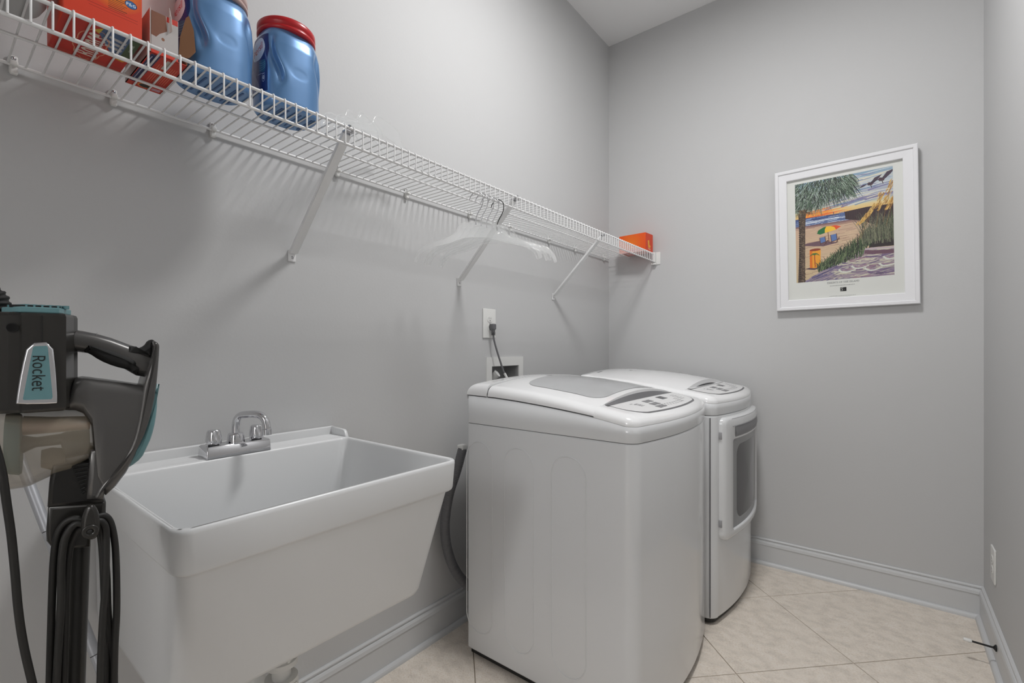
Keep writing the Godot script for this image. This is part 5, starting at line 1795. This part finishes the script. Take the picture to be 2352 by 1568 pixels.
		rings.append(ring)
	handle.loft(rings)
	var hnd := part("handle", handle.mesh(), silver, t)
	part("grip", prism(soften(vpoly([196, 786, 206, 786, 250, 800, 290, 815, 314, 828, 312, 846, 314, 862, 304, 850, 293, 848, 262, 841, 230, 828, 205, 811, 190, 808], 0.0), 1), -0.0172, 0.0172, 0.006), rubber, hnd)
	part("thumb_rest", prism(soften(vpoly([292, 792, 304, 799, 318, 800, 332, 794, 340, 782, 350, 779, 358, 790, 354, 812, 346, 828, 330, 822, 308, 814, 300, 803], 0.0), 1), -0.015, 0.015, 0.006), rubber, hnd)
	part("grip_seam", bx(Vector3(0.0004, 0.006, 0.02), Vector3.ZERO), mat.chrome, hnd, vl(221, 769, 0.0), Vector3(0, 0, -0.2))
	# spine and its teal back
	part("spine", prism(soften(vpoly([353, 781, 366, 789, 367, 800, 362, 870, 353, 930, 338, 985, 318, 1030, 292, 1068, 262, 1100, 240, 1122, 232, 1146, 214, 1146, 232, 1116, 258, 1090, 284, 1058, 304, 1020, 316, 975, 324, 930, 329, 893, 338, 862, 350, 828, 357, 800], 0.0375), 1), -0.0375, 0.0375, 0.003), silver, t)
	part("back_panel", prism(soften(vpoly([356, 868, 361, 890, 363, 925, 359, 965, 350, 1003, 338, 1030, 326, 1054, 300, 1074, 270, 1086, 250, 1096, 258, 1078, 290, 1050, 318, 1008, 336, 960, 348, 915], 0.03), 1), -0.034, 0.03, 0.006), teal, t)
	# main body under the handle: slices from its inner edge to the spine, with round shoulders
	rings = []
	for e in [[148, 926, 936, 0.03], [160, 890, 938, 0.034], [172, 868, 938, 0.036], [190, 865, 945, 0.0365], [210, 867, 975, 0.0365], [222, 869, 1104, 0.0365], [240, 871, 1128, 0.0365], [262, 874, 1108, 0.0365], [285, 877, 1078, 0.0365], [305, 880, 1042, 0.0365], [322, 882, 990, 0.0365], [336, 888, 915, 0.034]]:
		var pa0 := vl(e[0], e[1])
		var pc0 := vl(e[0], e[2])
		var ring := PackedVector3Array()
		var half: float = (pa0.y - pc0.y) / 2
		var rad := minf(0.016, half)
		for k in 28:
			var th := TAU * (k + 0.5) / 28
			var cz0 := cos(th)
			var sy0 := sin(th)
			ring.append((pa0 + pc0) / 2 + Vector3(0, signf(sy0) * (half - rad) + sy0 * rad, signf(cz0) * (e[3] - rad) + cz0 * rad))
		rings.append(ring)
	hb = MB.new()
	hb.loft(rings)
	part("body", hb.mesh(), silver, t)
	var lower := prism(vpoly([207, 1034, 304, 1030, 288, 1060, 264, 1090, 246, 1114, 238, 1148, 198, 1148, 202, 1100], 0.034), -0.034, 0.034, 0.005)
	part("body_tail", lower, silver, t)
	# neck with its ribs, connector block
	var neck := part("neck", prism(vpoly([122, 1060, 204, 1050, 216, 1060, 212, 1090, 232, 1112, 236, 1142, 110, 1152, 114, 1100], 0.0), -0.03, 0.029, 0.004), greyd, t)
	for k in 8:
		var a := vl(165 + k * 3.4, 1070 + k * 9.0, 0.03)
		var c := vl(203 - k * 1.2, 1064 + k * 9.0, 0.03)
		var rb := MB.new()
		rb.tube([a, c], 0.0015, 6)
		part("rib", rb.mesh(), rubber, neck)
	part("connector", prism(vpoly([112, 1151, 238, 1139, 241, 1143, 240, 1188, 236, 1200, 208, 1206, 206, 1242, 150, 1246, 126, 1250, 108, 1228, 107, 1206], 0.0), -0.028, 0.028, 0.004), grey, t)
	# cord hook
	var hk := part("cord_hook", prism(soften(vpoly([198, 1163, 206, 1157, 216, 1158, 225, 1170, 230, 1192, 230, 1218, 222, 1233, 208, 1239, 194, 1234, 186, 1220, 186, 1196, 191, 1176], 0.05), 1), 0.044, 0.056, 0.004), grey, t)
	part("hook_arm", bx(Vector3(0.012, 0.012, 0.026), Vector3.ZERO), greyd, hk, vl(208, 1200, 0.036))
	var cb := MB.new()
	cb.lathe([Vector2(0.0, 0.0), Vector2(0.0028, 0.0), Vector2(0.003, 0.0016), Vector2(0.0068, 0.0016), Vector2(0.0078, 0.0008), Vector2(0.0078, 0.0)], 28)
	part("hook_button", cb.mesh(1), grey, hk, vl(207, 1220, 0.0562), Vector3(PI / 2, 0, 0))
	cb = MB.new()
	cb.lathe([Vector2(0.0, 0.0), Vector2(0.0026, 0.0), Vector2(0.0026, 0.002), Vector2(0.0, 0.002)], 16)
	part("screw_hole", cb.mesh(), rubber, hk, vl(206, 1220, 0.056), Vector3(PI / 2, 0, 0))
	# wand and floor head
	var wa := vl(178, 1236, 0.0)
	var wb := vl(166, 1568, 0.0)
	var we := wa + (wb - wa) * ((wa.y - 0.05) / (wa.y - wb.y))
	part("wand", tube([wa, we], 0.0125, 24), greyd, t)
	var head := MB.new()
	head.rbox(we + Vector3(0.0, -0.022, 0.02), Vector3(0.25, 0.05, 0.1), 0.018, 3)
	part("floor_head", head.mesh(), grey, t)
	part("head_joint", tube([we + Vector3(0, 0.05, 0), we + Vector3(0, -0.01, 0)], 0.018, 16), rubber, t)
	# dust cup: clear smoky shell with the filter parts inside
	var shell := StandardMaterial3D.new()
	shell.albedo_color = Color(0.66, 0.62, 0.55, 0.42)
	shell.transparency = BaseMaterial3D.TRANSPARENCY_ALPHA
	shell.roughness = 0.18
	rings = []
	for e in [[-70, 936, 1112, 0.04], [-55, 932, 1118, 0.045], [-20, 933, 1121, 0.046], [18, 937, 1120, 0.046], [62, 938, 1113, 0.046], [76, 938, 1108, 0.045], [120, 938, 1087, 0.043], [160, 937, 1077, 0.041], [196, 938, 1056, 0.038], [210, 948, 1046, 0.034], [215, 962, 1038, 0.028]]:
		var a := vl(e[0], e[1])
		var c := vl(e[0], e[2])
		var ring := PackedVector3Array()
		for k in 36:
			var th := TAU * k / 36
			var s := sin(th)
			var co := cos(th)
			ring.append((a + c) / 2 + Vector3(0, (a.y - c.y) / 2 * signf(s) * pow(absf(s), 0.7), signf(co) * pow(absf(co), 0.7) * e[3]))
		rings.append(ring)
	hb = MB.new()
	hb.loft(rings)
	var cup := part("dust_cup", hb.mesh(), shell, t)
	var filt := func(list: Array, m: Material, called: String) -> void:
		var rg := []
		for e in list:
			var a := vl(e[0], e[1])
			var c := vl(e[0], e[2])
			var ring := PackedVector3Array()
			for k in 28:
				var th := TAU * k / 28
				ring.append((a + c) / 2 + Vector3(0, (a.y - c.y) / 2 * sin(th), cos(th) * e[3]))
			rg.append(ring)
		var q := MB.new()
		q.loft(rg)
		part(called, q.mesh(), m, cup)
	filt.call([[14, 950, 1086, 0.036], [44, 948, 1090, 0.037], [50, 952, 1086, 0.036]], paint_mat(Color(0.24, 0.42, 0.43), 0.5), "filter_disc")
	filt.call([[52, 1000, 1040, 0.02], [84, 1004, 1026, 0.014], [140, 996, 1020, 0.016], [150, 992, 1052, 0.026], [205, 986, 1040, 0.026]], paint_mat(Color(0.14, 0.14, 0.14), 0.5), "cyclone_core")
	filt.call([[54, 956, 998, 0.03], [120, 958, 992, 0.03], [205, 956, 984, 0.028]], paint_mat(Color(0.62, 0.5, 0.42), 0.8), "dust_screen")
	filt.call([[95, 1034, 1072, 0.022], [120, 1028, 1078, 0.026], [150, 1030, 1072, 0.022]], paint_mat(Color(0.5, 0.46, 0.4), 0.7), "inlet_elbow")
	# cords: loops over the hook and the free run at left
	var cr := 0.0037
	var strands := [
		[[192, 1196, 172, 1190, 150, 1200, 132, 1228, 124, 1280, 120, 1360, 117, 1460, 114, 1568, 113, 1640, 118, 1760], [0.045, 0.043, 0.04, 0.038, 0.036, 0.034, 0.033, 0.032, 0.03, 0.03]],
		[[194, 1204, 176, 1202, 160, 1216, 147, 1244, 141, 1300, 140, 1380, 135, 1470, 130, 1568, 130, 1640, 138, 1760], [0.048, 0.047, 0.046, 0.045, 0.043, 0.042, 0.04, 0.039, 0.037, 0.036]],
		[[196, 1212, 182, 1214, 170, 1232, 160, 1262, 153, 1330, 150, 1420, 147, 1568, 148, 1640, 156, 1760], [0.041, 0.04, 0.038, 0.036, 0.035, 0.034, 0.033, 0.032, 0.03]],
		[[224, 1186, 240, 1184, 254, 1200, 263, 1240, 267, 1300, 268, 1400, 264, 1480, 262, 1568, 258, 1640, 246, 1760], [0.045, 0.043, 0.041, 0.04, 0.039, 0.038, 0.037, 0.036, 0.034, 0.032]],
		[[224, 1196, 234, 1198, 243, 1216, 244, 1270, 242, 1340, 236, 1420, 232, 1500, 230, 1568, 228, 1640, 220, 1760], [0.049, 0.048, 0.047, 0.046, 0.045, 0.044, 0.043, 0.042, 0.04, 0.038]],
		[[222, 1200, 232, 1208, 238, 1240, 245, 1320, 248, 1400, 254, 1460, 260, 1520, 263, 1568, 258, 1650, 240, 1760], [0.04, 0.039, 0.038, 0.036, 0.034, 0.032, 0.03, 0.029, 0.028, 0.027]],
		[[220, 1206, 230, 1222, 236, 1280, 240, 1380, 246, 1480, 246, 1568, 242, 1650, 230, 1760], [0.036, 0.035, 0.033, 0.031, 0.03, 0.03, 0.028, 0.027]],
		[[-30, 960, -6, 1040, 6, 1090, 16, 1160, 26, 1230, 34, 1310, 42, 1400, 54, 1480, 74, 1568, 92, 1640, 108, 1760], [0.06, 0.06, 0.06, 0.058, 0.056, 0.054, 0.052, 0.05, 0.048, 0.045, 0.04]]]
	for s in strands:
		part("power_cord", tube(vpath(s[0], s[1]), cr, 10), cordm, t)
	# jointed pole leaning on the wall behind
	var pole := thing("leaning_pole", "pale grey jointed pole leaning against the wall behind the vacuum", "pole")
	var pa := Vector3(0.0105, 0.934, 2.633)
	var pd := (Vector3(0.182, 0.57, 2.549) - Vector3(0.052, 0.844, 2.612)).normalized()
	var pm := paint_mat(Color(0.72, 0.73, 0.75), 0.35, 0.3)
	var total := (pa.y - 0.006) / -pd.y
	var joints := [0.0, 0.185, 0.44, total]
	for k in 3:
		part("section", tube([pa + pd * (joints[k] + (0.0 if k == 0 else 0.0008)), pa + pd * (joints[k + 1] - 0.0008)], 0.0088 - 0.0003 * k, 20), pm, pole)
	for k in [1, 2]:
		part("joint_ring", tube([pa + pd * (joints[k] - 0.0012), pa + pd * (joints[k] + 0.0012)], 0.0079, 20), mat.cord, pole)
